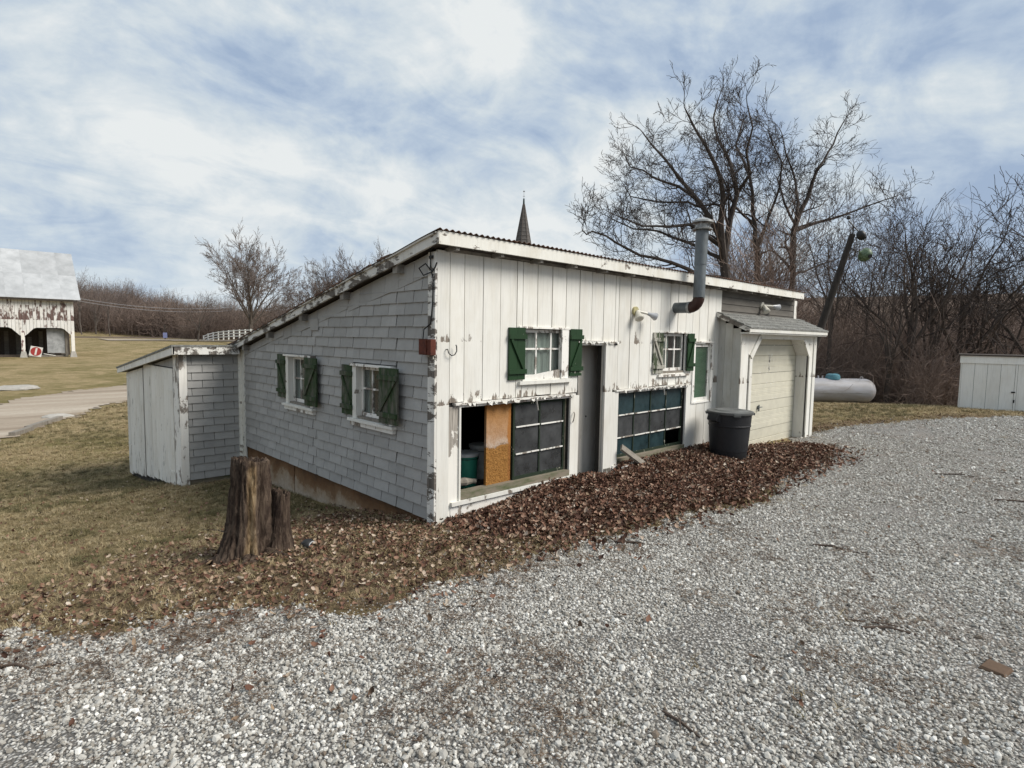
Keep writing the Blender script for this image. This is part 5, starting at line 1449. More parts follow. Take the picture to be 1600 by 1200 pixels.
bb(MB().hexa([bp(-.5, RD, RZ - .05), bp(BL + .5, RD, RZ - .05), bp(BL + .5, 2 * RD + .5, EAVE - .3), bp(-.5, 2 * RD + .5, EAVE - .3), bp(-.5, RD, RZ), bp(BL + .5, RD, RZ), bp(BL + .5, 2 * RD + .5, EAVE - .25), bp(-.5, 2 * RD + .5, EAVE - .25)]), 'roof_sheet', M['tin'])
gm = MB(); gm.add([bp(0.0, 0.0, EAVE), bp(0.0, 10.6, EAVE), bp(0.0, RD, RZ - .1), bp(0.1, 0.0, EAVE), bp(0.1, 10.6, EAVE), bp(0.1, RD, RZ - .1)], [(0, 1, 2), (3, 5, 4), (0, 3, 4, 1), (1, 4, 5, 2), (2, 5, 3, 0)]); bb(gm, 'gable_wall', M['barn'])
bb(bbox(-.3, BL + .3, -0.50, -0.44, EAVE - .42, EAVE - .25), 'fascia', M['darkwood'])
# road sign lying inside the barn mouth: white square, red disc, white bar
sc_ = Vector(bp(3.10, -0.30, 0)); ez = Vector((0, 0, 1)); right = -bd
SG = thing('road_sign', 'white square road sign with a red disc and pale bar, tipped against the barn post', 'sign', (sc_.x, sc_.y, BZ + .1))
rot = math.radians(-12)
def sp_(a, b, d): 
    ca, sa = math.cos(rot), math.sin(rot); A_ = a * ca - b * sa; B_ = a * sa + b * ca
    p = sc_ + right * A_ + ez * (B_ + BZ + 0.62) + bn * d; return tuple(p)
sq = 0.47
atbase(SG, MB().hexa([sp_(-sq, -sq, 0.02), sp_(sq, -sq, 0.02), sp_(sq, -sq, 0.05), sp_(-sq, -sq, 0.05), sp_(-sq, sq, 0.02), sp_(sq, sq, 0.02), sp_(sq, sq, 0.05), sp_(-sq, sq, 0.05)]), 'plate', M['signwhite'])
mb = MB(); n_ = 32; mb.add([sp_(.42 * math.cos(2 * math.pi * i / n_), .42 * math.sin(2 * math.pi * i / n_), 0.008) for i in range(n_)] + [sp_(.42 * math.cos(2 * math.pi * i / n_), .42 * math.sin(2 * math.pi * i / n_), 0.016) for i in range(n_)], [tuple(range(n_)), tuple(reversed(range(n_, 2 * n_)))] + [(i, (i + 1) % n_, n_ + (i + 1) % n_, n_ + i) for i in range(n_)]); atbase(SG, mb, 'disc', M['red'])
atbase(SG, MB().hexa([sp_(-.07, -.33, -0.004), sp_(.07, -.33, -0.004), sp_(.07, -.33, 0.006), sp_(-.07, -.33, 0.006), sp_(-.07, .33, -0.004), sp_(.07, .33, -0.004), sp_(.07, .33, 0.006), sp_(-.07, .33, 0.006)]), 'bar', M['signwhite'])
q0 = Vector(sp_(.6, -.1, 0.04)); atbase(SG, MB().bar(q0, q0 + right * 0.95 + ez * -.2 + bn * 0.4, 0.07, 0.06), 'post', M['signwhite'])

# ------------------------------------------------------------------ church spire beyond the roof
cb = pix(817, 400, 95); CH = thing('church', 'church with a tall brown-grey steeple rising beyond the workshop roof', 'church', (cb.x, cb.y, 0.2), math.atan2(_r.y, _r.x) + 0.15)
def cbx(x0, x1, y0, y1, z0, z1): return MB().box(x0, x1, y0, y1, z0, z1)
top = pix(817.5, 312, 95).z - 0.2; eav = pix(817, 400, 95).z - 0.2 - 2.0
cbx(-2.4, 2.4, -2.4, 2.4, -1, eav).build('tower', M['churchwall'], CH)
mb = MB(); n_ = 8; rb = 2.05 * (top - eav) / (top - (pix(817, 378, 95).z - .2)) * 0.62
mb.add([(rb * math.cos(2 * math.pi * (i + .5) / n_), rb * math.sin(2 * math.pi * (i + .5) / n_), eav) for i in range(n_)] + [(0.14 * math.cos(2 * math.pi * (i + .5) / n_), 0.14 * math.sin(2 * math.pi * (i + .5) / n_), top - .9) for i in range(n_)], [tuple(reversed(range(n_))), tuple(range(n_, 2 * n_))] + [(i, (i + 1) % n_, n_ + (i + 1) % n_, n_ + i) for i in range(n_)])
SPR = mb.build('spire', M['steeple'], CH)
for i in range(n_):
    a = 2 * math.pi * (i + .5) / n_; MB().bar((rb * math.cos(a), rb * math.sin(a), eav), (.14 * math.cos(a), .14 * math.sin(a), top - .9), 0.10, 0.10).build('rib', M['bark_far'], SPR)
for k in range(16):   # slate courses as slim proud bands
    t = k / 16; r_ = rb + (0.14 - rb) * t; z_ = eav + (top - .9 - eav) * t
    mb = MB(); mb.lathe([(r_ * 0.995, z_), (r_ * 1.02 + .02, z_ + .02), (r_ * .97, z_ + 0.25)], 8); mb.v = [(x * math.cos(math.pi / 8) - y * math.sin(math.pi / 8), x * math.sin(math.pi / 8) + y * math.cos(math.pi / 8), z) for x, y, z in mb.v]; mb.build('slate_course', M['steeple'], SPR)
MB().tube([(0, 0, top - 1.0), (0, 0, top)], [0.17, 0.12], 8).build('cap', M['spirecap'], CH)
MB().tube([(0, 0, top), (0, 0, top + 1.25)], 0.025, 6).build('finial', M['wire'], CH)
mb = MB(); mb.bar((-.18, 0, top + .38), (.18, 0, top + .38), .06, .06); mb.bar((-.14, 0, top + 1.15), (.14, 0, top + 1.15), .12, .16); mb.build('cross_arm', M['wire'], CH)
nv = cbx(-5, 5, 2.4, 22, -1, 8); nv.build('nave', M['churchwall'], CH)
mb = MB(); mb.prism([(-5.4, 7.9), (5.4, 7.9), (0, 13.5)], 1, 2.4, 22.4); mb.build('roof', M['steeple'], CH)

# ------------------------------------------------------------------ white rail fence far off, curving
FN = thing('rail_fence', 'white three-rail fence curving across the far field', 'fence', tuple(pix(320, 530, 92)[:2]) + (0.8,))
fpx = [(318, 524.5, 108), (325, 521.5, 106), (333, 519.5, 104), (341, 518.2, 102), (349, 517.2, 100), (357, 516.6, 98), (365, 515.8, 96), (374, 515.3, 94), (383, 515.0, 92), (392, 514.6, 90), (402, 514.4, 89), (412, 514, 88), (422, 514, 87)]
tops = [pix(*q) for q in fpx]
for q in tops: atbase(FN, MB().box(q.x - .09, q.x + .09, q.y - .09, q.y + .09, q.z - 1.5, q.z + .05), 'post', M['fencewhite'])
for a, b in zip(tops[:-1], tops[1:]):
    for dz in (0.1, 0.55, 1.0): atbase(FN, MB().bar((a.x, a.y, a.z - dz), (b.x, b.y, b.z - dz), 0.05, 0.17), 'rail', M['fencewhite'])
# small blue board beside the track
c = pix(258, 524, 108); bm_ = thing('field_marker', 'small bluish-white board on a dark post beyond the lean-to roof', 'marker', (c.x, c.y, 0.4))
atbase(bm_, MB().box(c.x - .35, c.x + .35, c.y - .04, c.y, c.z - .5, c.z + .5), 'board', plain('bluish_board', (0.25, 0.28, 0.5), 0.6)); p2 = pix(258, 508, 108)
atbase(bm_, MB().box(c.x - .1, c.x + .1, c.y + .01, c.y + .15, c.z - .8, p2.z), 'post', M['darkwood'])
# overhead wires far behind the barn
for k, (ya, yb, lb) in enumerate([(462, 482, 'upper of two thin power lines before the left woods'), (466, 487, 'lower of two thin power lines before the left woods')]):
    a = pix(100, ya, 100); b = pix(330, yb, 118); pts = [a.lerp(b, t) - Vector((0, 0, 0.8 * 4 * t * (1 - t))) for t in np.linspace(-0.25, 1.15, 16)]
    o = MB().tube([p - a for p in pts], 0.035, 4).build('power_line', M['wire']); o.location = a; tag(o, lb, 'wire', 'power lines beyond the barn')

# ------------------------------------------------------------------ bare trees
class TreeGen:
    def __init__(s, seed): s.r = np.random.default_rng(seed); s.v = []; s.f = []; s.trunk = MB(); s.count = 0

    def tube(s, P, R, big):
        n = 7 if R[0] > 0.12 else (5 if R[0] > 0.04 else 3)
        if big: s.trunk.tube(P, R, n, caps=False)
        else:
            o = len(s.v); m = len(P)
            D = np.diff(P, axis=0); D = np.vstack([D, D[-1:]]); D /= np.linalg.norm(D, axis=1)[:, None] + 1e-9
            ref = np.array([0.3, 0.2, 1.0]); 
            U = np.cross(D, ref); U /= np.linalg.norm(U, axis=1)[:, None] + 1e-9; W = np.cross(D, U)
            for k in range(n):
                pass
            a = 2 * np.pi * np.arange(n) / n
            ring = P[:, None] + (U[:, None] * np.cos(a)[None, :, None] + W[:, None] * np.sin(a)[None, :, None]) * np.asarray(R)[:, None, None]
            s.v += ring.reshape(-1, 3).tolist()
            for i in range(m - 1):
                for k in range(n):
                    A = o + i * n + k; B = o + i * n + (k + 1) % n
                    s.f.append((A, B, B + n, A + n))

    def grow(s, p, d, L, R, lvl, maxl, up=0.12, wob=0.22, big=False, kids=(5, 5, 4, 4), ang=(35, 60), rmin=0.006, ratio=0.62, taper=0.25, start=0.25):
        r = s.r; nseg = max(3, int(6 - lvl)) if lvl else 9
        P = [np.array(p, float)]; d = np.array(d, float); d /= np.linalg.norm(d); Ds = []
        for i in range(nseg):
            d = d + r.normal(0, wob, 3) * (0.6 if lvl == 0 else 1) + np.array([0, 0, up]); d /= np.linalg.norm(d)
            Ds.append(d.copy()); P.append(P[-1] + d * L / nseg)
        P = np.array(P); t = np.linspace(0, 1, nseg + 1); Rr = np.maximum(R * (1 - (1 - taper) * t), rmin)
        s.tube(P, Rr, big)
        if lvl < maxl:
            k = kids[min(lvl, len(kids) - 1)]; k = max(1, int(round(k * r.uniform(0.8, 1.25))))
            for q in range(k):
                tt = start + (1 - start) * (q + r.uniform(0, 1)) / k; tt = min(tt, 0.98)
                i = int(tt * nseg); pp = P[i] + (P[i + 1] - P[i]) * (tt * nseg - i)
                dd = Ds[i]; a = math.radians(r.uniform(*ang)); ax_ = np.cross(dd, r.normal(size=3)); ax_ /= np.linalg.norm(ax_) + 1e-9
                nd = dd * math.cos(a) + np.cross(ax_, dd) * math.sin(a)
                rr = max(Rr[i] * r.uniform(0.45, 0.7), rmin)
                s.grow(pp, nd, L * ratio * r.uniform(0.75, 1.2) * (1.15 - 0.45 * tt), rr, lvl + 1, maxl, up, wob * 1.08, False, kids, ang, rmin, ratio, taper, start)
            # continuing fork at the tip
            s.grow(P[-1], Ds[-1] + r.normal(0, .2, 3), L * ratio * 0.9, Rr[-1], lvl + 1, maxl, up, wob * 1.08, False, kids, ang, rmin, ratio, taper, start)

    def along(s, pts, R0, R1, spacing, L, maxl, kids, start=0.15, up=0.1, rmin=0.006, big=True, ang=(35, 70)):
        """limb through given points with side branches"""
        P = np.array(pts, float)
        # resample with wobble
        Q = [P[0]]
        for a, b in zip(P[:-1], P[1:]):
            n = max(1, int(np.linalg.norm(b - a) / 0.7))
            for k in range(1, n + 1): Q.append(a + (b - a) * k / n + s.r.normal(0, 0.05, 3) * (k < n))
        Q = np.array(Q); seg = np.linalg.norm(np.diff(Q, axis=0), axis=1); cum = np.concatenate([[0], np.cumsum(seg)]); T = cum[-1]
        Rr = R0 + (R1 - R0) * (cum / T) ** 0.8
        s.tube(Q, Rr, big)
        k = int(T * (1 - start) / spacing)
        for q in range(k):
            tt = start + (1 - start) * (q + s.r.uniform(0, 1)) / k; x = tt * T; i = min(np.searchsorted(cum, x) - 1, len(Q) - 2); i = max(i, 0)
            pp = Q[i] + (Q[i + 1] - Q[i]) * ((x - cum[i]) / (seg[i] + 1e-9)); dd = (Q[i + 1] - Q[i]) / (seg[i] + 1e-9)
            a = math.radians(s.r.uniform(*ang)); ax_ = np.cross(dd, s.r.normal(size=3)); ax_ /= np.linalg.norm(ax_)
            nd = dd * math.cos(a) + np.cross(ax_, dd) * math.sin(a)
            s.grow(pp, nd, L * s.r.uniform(0.7, 1.25) * (1.15 - 0.5 * tt), max(Rr[i] * s.r.uniform(0.3, 0.5), 0.014), 1, maxl, up, 0.19, False, kids, (28, 55), rmin, 0.72)
        s.grow(Q[-1], Q[-1] - Q[-2], L * .8, R1, 1, maxl, up, 0.2, False, kids, (28, 50), rmin, 0.66)

    def make(s, name, label, group, loc, mt='bark', mc='twig', cat='tree'):
        t = thing(name, label, cat, loc, 0, group)
        L = Vector(loc)
        tm = s.trunk.mesh('trunk', M[mt], True); tm.transform(Matrix.Translation(-L)); link('trunk', tm, t)
        me = bpy.data.meshes.new('crown'); V = np.array(s.v); V = V - np.array(L)[None]
        me.from_pydata(V.tolist(), [], s.f); me.materials.append(M[mc]); me.polygons.foreach_set('use_smooth', [True] * len(me.polygons))
        link('crown', me, t); return t


def J(p, s=1.2): return (p[0] + rng.normal(0, s), p[1] + rng.normal(0, s), p[2])
def line3(pix_pts, t, z0=None, wander=0.0, seed=0):
    r_ = np.random.default_rng(seed); d = 0; out = []
    for (x, y) in pix_pts:
        out.append(tuple(pix(x, y, t + d))); d += r_.normal(0, 0.5) + wander
    return out


# the three-stemmed tree behind the workshop roof
def big_tree(seed, t, base, trunk_px, limbs, label, r0=0.40):
    limbs = [([(x, 430 - (430 - y) * 0.88) for x, y in a], b * 0.95, c, d) for a, b, c, d in limbs]
    T = TreeGen(seed)
    b = pix(base[0], base[1], t); bz = H(b.x, b.y)
    pts = [(b.x, b.y, bz - 0.2)] + [tuple(pix(x, y, t)) for x, y in trunk_px]
    T.along(pts, r0, r0 * 0.55, 1.3, 1.4, 3, (4, 3, 3), start=0.75)
    for k, (lp, R0, R1, wd) in enumerate(limbs):
        T.along(line3(lp, t, wander=wd, seed=seed * 10 + k), R0, R1, 0.46, 1.5, 4, (4, 3, 2, 2), start=0.12, up=0.06, rmin=0.0095)
    return T.make('walnut_tree', label, 'tall bare trees behind the workshop', (b.x, b.y, bz))

big_tree(21, 30, (1135, 470), [(1134, 440), (1130, 400)], [
    ([(1130, 405), (1128, 370), (1112, 335), (1093, 300), (1062, 258), (1040, 225), (1018, 198), (1005, 178)], 0.20, 0.035, 0.1),
    ([(1130, 400), (1126, 340), (1130, 290), (1120, 240), (1105, 205), (1085, 168), (1072, 138)], 0.22, 0.035, -0.1),
    ([(1131, 400), (1141, 330), (1152, 285), (1142, 235), (1122, 190), (1115, 150), (1122, 118)], 0.20, 0.035, 0.25),
    ([(1128, 380), (1078, 340), (1045, 344), (1005, 343), (965, 325)], 0.13, 0.03, -0.5),
    ([(1128, 400), (1075, 372), (1030, 352), (990, 348), (955, 330)], 0.12, 0.03, 0.4),
    ([(1130, 435), (1095, 432), (1050, 408), (1000, 395), (962, 372), (925, 352), (910, 350)], 0.14, 0.025, -0.3),
    ([(1095, 302), (1060, 272), (1020, 256), (985, 238), (975, 215)], 0.10, 0.03, 0.5),
    ([(1150, 288), (1172, 250), (1166, 212), (1176, 168), (1168, 130)], 0.11, 0.03, -0.3),
    ([(1098, 310), (1075, 300), (1030, 300), (985, 290), (975, 270)], 0.08, 0.025, 0.6)],
    'tallest bare tree behind the roof, its limbs reaching left of the stovepipe')
big_tree(22, 33, (1182, 470), [(1183, 430), (1184, 395)], [
    ([(1184, 395), (1180, 345), (1176, 285), (1165, 235), (1150, 200), (1160, 160)], 0.16, 0.03, 0.2),
    ([(1184, 380), (1203, 320), (1218, 275), (1222, 230), (1205, 190)], 0.12, 0.03, -0.2),
    ([(1180, 340), (1150, 310), (1130, 260), (1110, 215)], 0.09, 0.03, 0.4)],
    'middle bare tree behind the roof, its trunk wrapped in brown vines', 0.28)
big_tree(23, 33, (1238, 480), [(1238, 440), (1237, 400)], [
    ([(1237, 400), (1240, 350), (1262, 292), (1277, 242), (1302, 198), (1318, 158)], 0.20, 0.03, 0.15),
    ([(1237, 390), (1247, 300), (1240, 250), (1228, 215), (1222, 180)], 0.14, 0.03, -0.3),
    ([(1240, 352), (1285, 334), (1335, 316), (1372, 300), (1400, 290)], 0.13, 0.025, 0.2),
    ([(1236, 420), (1205, 385), (1180, 395), (1160, 410)], 0.09, 0.02, 0.2),
    ([(1245, 345), (1225, 300), (1215, 260), (1230, 215)], 0.09, 0.03, 0.5),
    ([(1237, 430), (1280, 412), (1310, 400)], 0.09, 0.03, 0.3)],
    'right-hand bare tree behind the roof, one limb arching over the gourd pole', 0.26)
# brown vine cone on the middle trunk
def brushmesh(name, seed, n, hgt, spread, r0, m, arch=0.2, sub=4):
    r_ = np.random.default_rng(seed); T = TreeGen(seed)
    for k in range(n):
        a = r_.uniform(0, 6.28); rad = spread * math.sqrt(r_.uniform(0, 1)); p = (rad * math.cos(a), rad * math.sin(a), -0.1)
        d = (r_.normal(0, arch), r_.normal(0, arch), 1)
        T.grow(p, d, hgt * r_.uniform(0.45, 1.0), r0 * r_.uniform(.6, 1.2), 2, 3, -0.05 * arch * 3, 0.20, False, (sub, sub, sub, sub), (20, 55), r0 * .45, 0.5)
    me = bpy.data.meshes.new(name); me.from_pydata([tuple(v) for v in T.v], [], T.f); me.materials.append(M[m]); return me
vb = pix(1182, 470, 32.5); vm = brushmesh('vine_growth', 5, 240, 7.2, 1.0, 0.022, 'brush', 0.10, 5)
VC = link('vine_growth', vm, loc=(vb.x, vb.y, 1.0)); tag(VC, 'brown cone of vines climbing the middle tree behind the roof', 'vine', kind='stuff')

# generic tree meshes shared by many individuals
def generic(seed, hgt, r0, maxl, kids, spread='vase', wob=0.14, rmin=0.0085, low=0.3, up=0.06, ang=(28, 52), nl=None):
    T = TreeGen(seed); r_ = T.r
    th = hgt * (0.28 if spread != 'pole' else 0.5)
    d = np.array([r_.normal(0, .06), r_.normal(0, .06), 1.0])
    P = [np.array([0, 0, -0.3])]; 
    for i in range(6): P.append(P[-1] + d / np.linalg.norm(d) * (th + .3) / 6 + r_.normal(0, .05, 3))
    P = np.array(P); T.tube(P, np.linspace(r0, r0 * .72, 7), True)
    nl = nl or (6 if spread != 'pole' else 4)
    for k in range(nl):
        a = 2 * math.pi * k / nl + r_.uniform(-.5, .5); tilt = {'vase': 0.5, 'round': 0.85, 'pole': 0.30, 'scrub': 0.9}[spread] * r_.uniform(0.5, 1.2)
        st = P[-1 - (k % 3)]
        T.grow(st, (math.cos(a) * tilt, math.sin(a) * tilt, 1), (hgt - th) * r_.uniform(0.62, 0.85), r0 * .42, 0, maxl, up, wob, True, kids, ang, rmin, 0.55, start=0.2)
    T.grow(P[-1], (0, 0, 1), (hgt - th) * .8, r0 * .5, 0, maxl, up, wob, True, kids, ang, rmin, 0.55)
    tm = T.trunk.mesh('trunk', M['bark'], True)
    me = bpy.data.meshes.new('crown'); me.from_pydata([tuple(v) for v in T.v], [], T.f); me.materials.append(M['twig'])
    return tm, me, len(T.f)
def plant(kind, x, y, sc, label, group, rz=None, mt=None, name='bare_tree', cat='tree', z=None):
    tm, cm = kind[:2]; z = H(x, y) if z is None else z
    t = thing(name, label, cat, (x, y, z), rng.uniform(0, 6.28) if rz is None else rz, group); t.scale = (sc, sc, sc)
    link('trunk', tm, t); link('crown', cm, t); return t
def remat(kind, a, b):
    tm = kind[0].copy(); tm.materials[0] = M[a]; cm = kind[1].copy(); cm.materials[0] = M[b]; return (tm, cm)
KV = [generic(31, 11, 0.20, 3, (4, 4, 3), 'vase', 0.12), generic(32, 11, 0.18, 3, (4, 4, 3), 'vase', 0.13), generic(33, 12, 0.15, 3, (4, 4, 3), 'pole'), generic(34, 8, 0.16, 3, (5, 4, 3), 'scrub', 0.22), generic(35, 12, 0.13, 3, (4, 4, 3), 'pole', 0.12)]
KW = [remat(k, 'bark_wood', 'twig_wood') for k in KV]
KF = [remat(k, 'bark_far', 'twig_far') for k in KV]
KR = generic(41, 16, 0.45, 4, (6, 5, 3, 3), 'round', 0.085, 0.02, up=0.035, ang=(22, 46), nl=9); KRF = remat(KR, 'bark_far', 'twig_far')
KV.append(generic(77, 10, 0.24, 3, (5, 4, 3), 'vase', 0.17, 0.012, up=0.03, ang=(30, 55), nl=5)); KV.append(generic(78, 10, 0.22, 3, (5, 4, 3), 'round', 0.17, 0.012, up=0.03, ang=(30, 55), nl=6))
KW += [remat(k, 'bark_wood', 'twig') for k in KV[-2:]]
print('generic tree faces', [k[2] for k in KV], KR[2])

# right-hand woods: individual trees read off the photograph (pixel column, distance, kind, height scale)
right_trees = [(1300, 26, 2, 0.72), (1345, 29, 4, 0.74), (1388, 24.5, 0, 0.58), (1415, 25, 5, 0.84), (1455, 25.5, 0, 0.66), (1490, 25.5, 6, 0.86), (1530, 26, 0, 0.64),
               (1575, 26, 3, 0.85), (1601, 25.5, 5, 0.95), (1650, 27, 1, 0.8), (1740, 28, 0, 0.85), (1305, 38, 0, 0.85), (1210, 40, 2, 0.85), (1140, 42, 0, 0.8),
               (1360, 40, 1, 0.8), (1445, 42, 0, 0.8), (1520, 41, 1, 0.8), (1610, 42, 0, 0.85)]
for k, (px, t, kd, sc) in enumerate(right_trees):
    p = pix(px, 560, t); near = t < 32
    T_ = plant(KW[kd], p.x, p.y, sc, 'bare tree among the close-set trees of the brown woods behind the gas tank and right-hand shed' if not near else '', 'bare trees of the right-hand woods', name='woodland_tree')
    T_['label'] = {1388: 'small bare tree leaning in front of the woods, just right of the gourds', 1415: 'forked bare tree in the woods, second right of the gourds', 1455: 'bare tree midway between the gourds and the white shed',
                   1490: 'spreading bare tree left of the white shed, against the sky', 1575: 'scrubby bare tree above the white shed', 1601: 'bare tree at the right edge, behind the white shed'}.get(px, 'slim bare tree standing in the brown woods on the right, one of many alike')

# the thicket: dense brush, uncountable
bm1 = [brushmesh('brush_clump', 51 + k, 95, 3.4 - .3 * k, 1.5, 0.011, ['brush', 'brush_dark', 'brush'][k], 0.38, 4) for k in range(3)]
print('brush faces', [len(b.polygons) for b in bm1])


def scatter(name, pts, rots, scls, idx, sources, label, kind='stuff', cat=None):
    """one object; each point carries one of the source meshes through geometry nodes"""
    me = bpy.data.meshes.new(name); me.vertices.add(len(pts)); me.vertices.foreach_set('co', np.asarray(pts, np.float32).ravel())
    a = me.attributes.new('rot', 'FLOAT_VECTOR', 'POINT'); a.data.foreach_set('vector', np.asarray(rots, np.float32).ravel())
    a = me.attributes.new('scl', 'FLOAT_VECTOR', 'POINT'); s_ = np.asarray(scls, np.float32); s_ = np.repeat(s_[:, None], 3, 1) if s_.ndim == 1 else s_; a.data.foreach_set('vector', s_.ravel())
    a = me.attributes.new('idx', 'INT', 'POINT'); a.data.foreach_set('value', np.asarray(idx, np.int32))
    o = bpy.data.objects.new(name, me); COL.objects.link(o)
    ng = bpy.data.node_groups.new(name + '_nodes', 'GeometryNodeTree')
    ng.interface.new_socket('Geometry', in_out='INPUT', socket_type='NodeSocketGeometry'); ng.interface.new_socket('Geometry', in_out='OUTPUT', socket_type='NodeSocketGeometry')
    N = ng.nodes; gi = N.new('NodeGroupInput'); go = N.new('NodeGroupOutput'); jn = N.new('GeometryNodeJoinGeometry')
    def attr(n, t):
        q = N.new('GeometryNodeInputNamedAttribute'); q.data_type = t; q.inputs[0].default_value = n; return q.outputs[0]
    ra = attr('rot', 'FLOAT_VECTOR'); sa = attr('scl', 'FLOAT_VECTOR'); ia = attr('idx', 'INT')
    for k, src in enumerate(sources):
        so = bpy.data.objects.new(src.name + '_source', src)
        oi = N.new('GeometryNodeObjectInfo'); oi.inputs['Object'].default_value = so; oi.inputs['As Instance'].default_value = True
        ip = N.new('GeometryNodeInstanceOnPoints'); cp_ = N.new('FunctionNodeCompare'); cp_.data_type = 'INT'; cp_.operation = 'EQUAL'
        ng.links.new(ia, cp_.inputs[2]); cp_.inputs[3].default_value = k
        ng.links.new(gi.outputs[0], ip.inputs['Points']); ng.links.new(cp_.outputs[0], ip.inputs['Selection']); ng.links.new(oi.outputs['Geometry'], ip.inputs['Instance'])
        e2r = N.new('FunctionNodeEulerToRotation'); ng.links.new(ra, e2r.inputs[0]); ng.links.new(e2r.outputs[0], ip.inputs['Rotation']); ng.links.new(sa, ip.inputs['Scale'])
        ng.links.new(ip.outputs[0], jn.inputs[0])
    ng.links.new(jn.outputs[0], go.inputs[0])
    md = o.modifiers.new('scatter', 'NODES'); md.node_group = ng
    tag(o, label, cat, kind=kind); return o


def zrot(n, tilt=0.12):
    return np.stack([rng.normal(0, tilt, n), rng.normal(0, tilt, n), rng.uniform(0, 6.28, n)], -1)
# brush along the wood edge on the right, several ranks deep
P = []; S = []
for (t, n, s0) in [(24.2, 50, 0.80), (26.0, 46, 1.0), (28.5, 46, 1.2), (32, 46, 1.4), (36, 46, 1.6), (41, 50, 1.8), (48, 60, 2.1)]:
    for k in range(n):
        px = rng.uniform(1090, 1900); tt = t + rng.normal(0, 0.7); p = pix(px, 560, tt)
        lim = 24.9 if px < 1400 else (24.4 if px > 1480 else 23.4)
        if tt < lim or (p - Vector((22.0, 3.8, p.z))).length < 2.6: continue
        if p.x < 20: continue
        P.append((p.x, p.y, H(p.x, p.y))); S.append(s0 * rng.uniform(0.75, 1.15))
scatter('thicket', P, zrot(len(P)), S, rng.integers(0, 3, len(P)), bm1, 'dense brown winter brush behind the gas tank and the white shed')

# left: round-crowned tree above the far woods and a clump beside it
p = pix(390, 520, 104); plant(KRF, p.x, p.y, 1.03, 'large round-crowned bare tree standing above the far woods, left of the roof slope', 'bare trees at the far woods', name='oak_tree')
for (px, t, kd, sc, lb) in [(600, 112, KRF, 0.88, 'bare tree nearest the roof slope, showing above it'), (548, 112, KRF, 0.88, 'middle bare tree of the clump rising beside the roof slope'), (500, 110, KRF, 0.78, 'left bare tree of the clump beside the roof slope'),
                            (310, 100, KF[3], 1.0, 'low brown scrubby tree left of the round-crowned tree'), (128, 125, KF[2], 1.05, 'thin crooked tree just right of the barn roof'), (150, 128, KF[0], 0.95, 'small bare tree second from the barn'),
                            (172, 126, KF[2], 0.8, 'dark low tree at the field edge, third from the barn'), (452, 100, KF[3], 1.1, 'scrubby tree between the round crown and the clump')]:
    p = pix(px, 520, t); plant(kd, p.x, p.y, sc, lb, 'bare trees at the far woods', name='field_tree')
# far woods as one mass
P = []; S = []; I = []
for k in range(560):
    px = rng.uniform(-300, 900); t = rng.uniform(132, 175) if px < 330 else rng.uniform(118, 165); p = pix(px, 520, t)
    P.append((p.x, p.y, H(p.x, p.y) - .2)); S.append(rng.uniform(0.52, 0.84) * (0.85 if px > 250 else 1.0)); I.append(rng.integers(0, 4))
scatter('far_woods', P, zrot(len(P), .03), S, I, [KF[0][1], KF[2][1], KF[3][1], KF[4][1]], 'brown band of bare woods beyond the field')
fb = [brushmesh('far_brush', 61 + k, 70, 6.5, 3.5, 0.05, ['brush_far', 'brush_dark'][k], 0.3, 4) for k in range(2)]
P = []; S = []
for k in range(520):
    px = rng.uniform(-300, 900); t = (rng.uniform(131, 170) if px < 300 else rng.uniform(112, 150)); p = pix(px, 520, t)
    P.append((p.x, p.y, H(p.x, p.y) - .2)); S.append(rng.uniform(0.6, 1.25) * (0.8 if t < 125 else 1))
scatter('far_brush', P, zrot(len(P), .05), S, rng.integers(0, 2, len(P)), fb, 'reddish brown undergrowth along the foot of the far woods')

# ------------------------------------------------------------------ small ground cover
def sample(n, d0, d1, rate, a0=-62, a1=58):
    """random points around the standpoint; rate(d) gives relative density per square metre"""
    base = math.degrees(math.atan2(_f.y, _f.x)); out = []
    dd = np.linspace(d0, d1, 400); w_ = np.array([rate(x) * x for x in dd]); c = np.cumsum(w_); c /= c[-1]
    r_ = np.interp(rng.random(n), c, dd); a = np.radians(base + rng.uniform(a0, a1, n))
    return CAM.x + r_ * np.cos(a), CAM.y + r_ * np.sin(a), r_


def stone_mesh(seed):
    r_ = np.random.default_rng(seed); bm = bmesh.new(); bmesh.ops.create_icosphere(bm, subdivisions=1, radius=1)
    sx, sy, sz = 1, r_.uniform(.6, .95), r_.uniform(.45, .75)
    for v in bm.verts:
        f = r_.uniform(0.75, 1.2); v.co = Vector((v.co.x * sx * f, v.co.y * sy * f, v.co.z * sz * f))
    me = bpy.data.meshes.new('gravel_stone'); bm.to_mesh(me); bm.free(); me.materials.append(M['stones']); return me
stones = [stone_mesh(k) for k in range(5)]
x, y, d = sample(430000, 1.3, 22, lambda q: 1.0 if q < 4.2 else (4.2 / q) ** 1.75)
dg = pdist(x, y, GRAVEL); ins = inpoly(x, y, GRAVEL); sg = np.where(ins, dg, -dg)
edge = (vnoise(x, y, 1.7) - 0.5) * 0.42 + (vnoise(x, y, 5.1) - 0.5) * 0.22
keep = (sg > edge) | (rng.random(len(x)) < 0.22 * np.exp(-np.maximum(edge - sg, 0) / 0.16))
bare = vnoise(x + 3, y, 0.9) * .5 + vnoise(x, y + 5, 2.9) * .5
keep &= rng.random(len(x)) > np.clip((bare - 0.56) * 4.5, 0, 0.88)
keep &= ~in_building(x, y) & ~(inpoly(x, y, PILE) & (rng.random(len(x)) > 0.05))
x, y, d = x[keep], y[keep], d[keep]
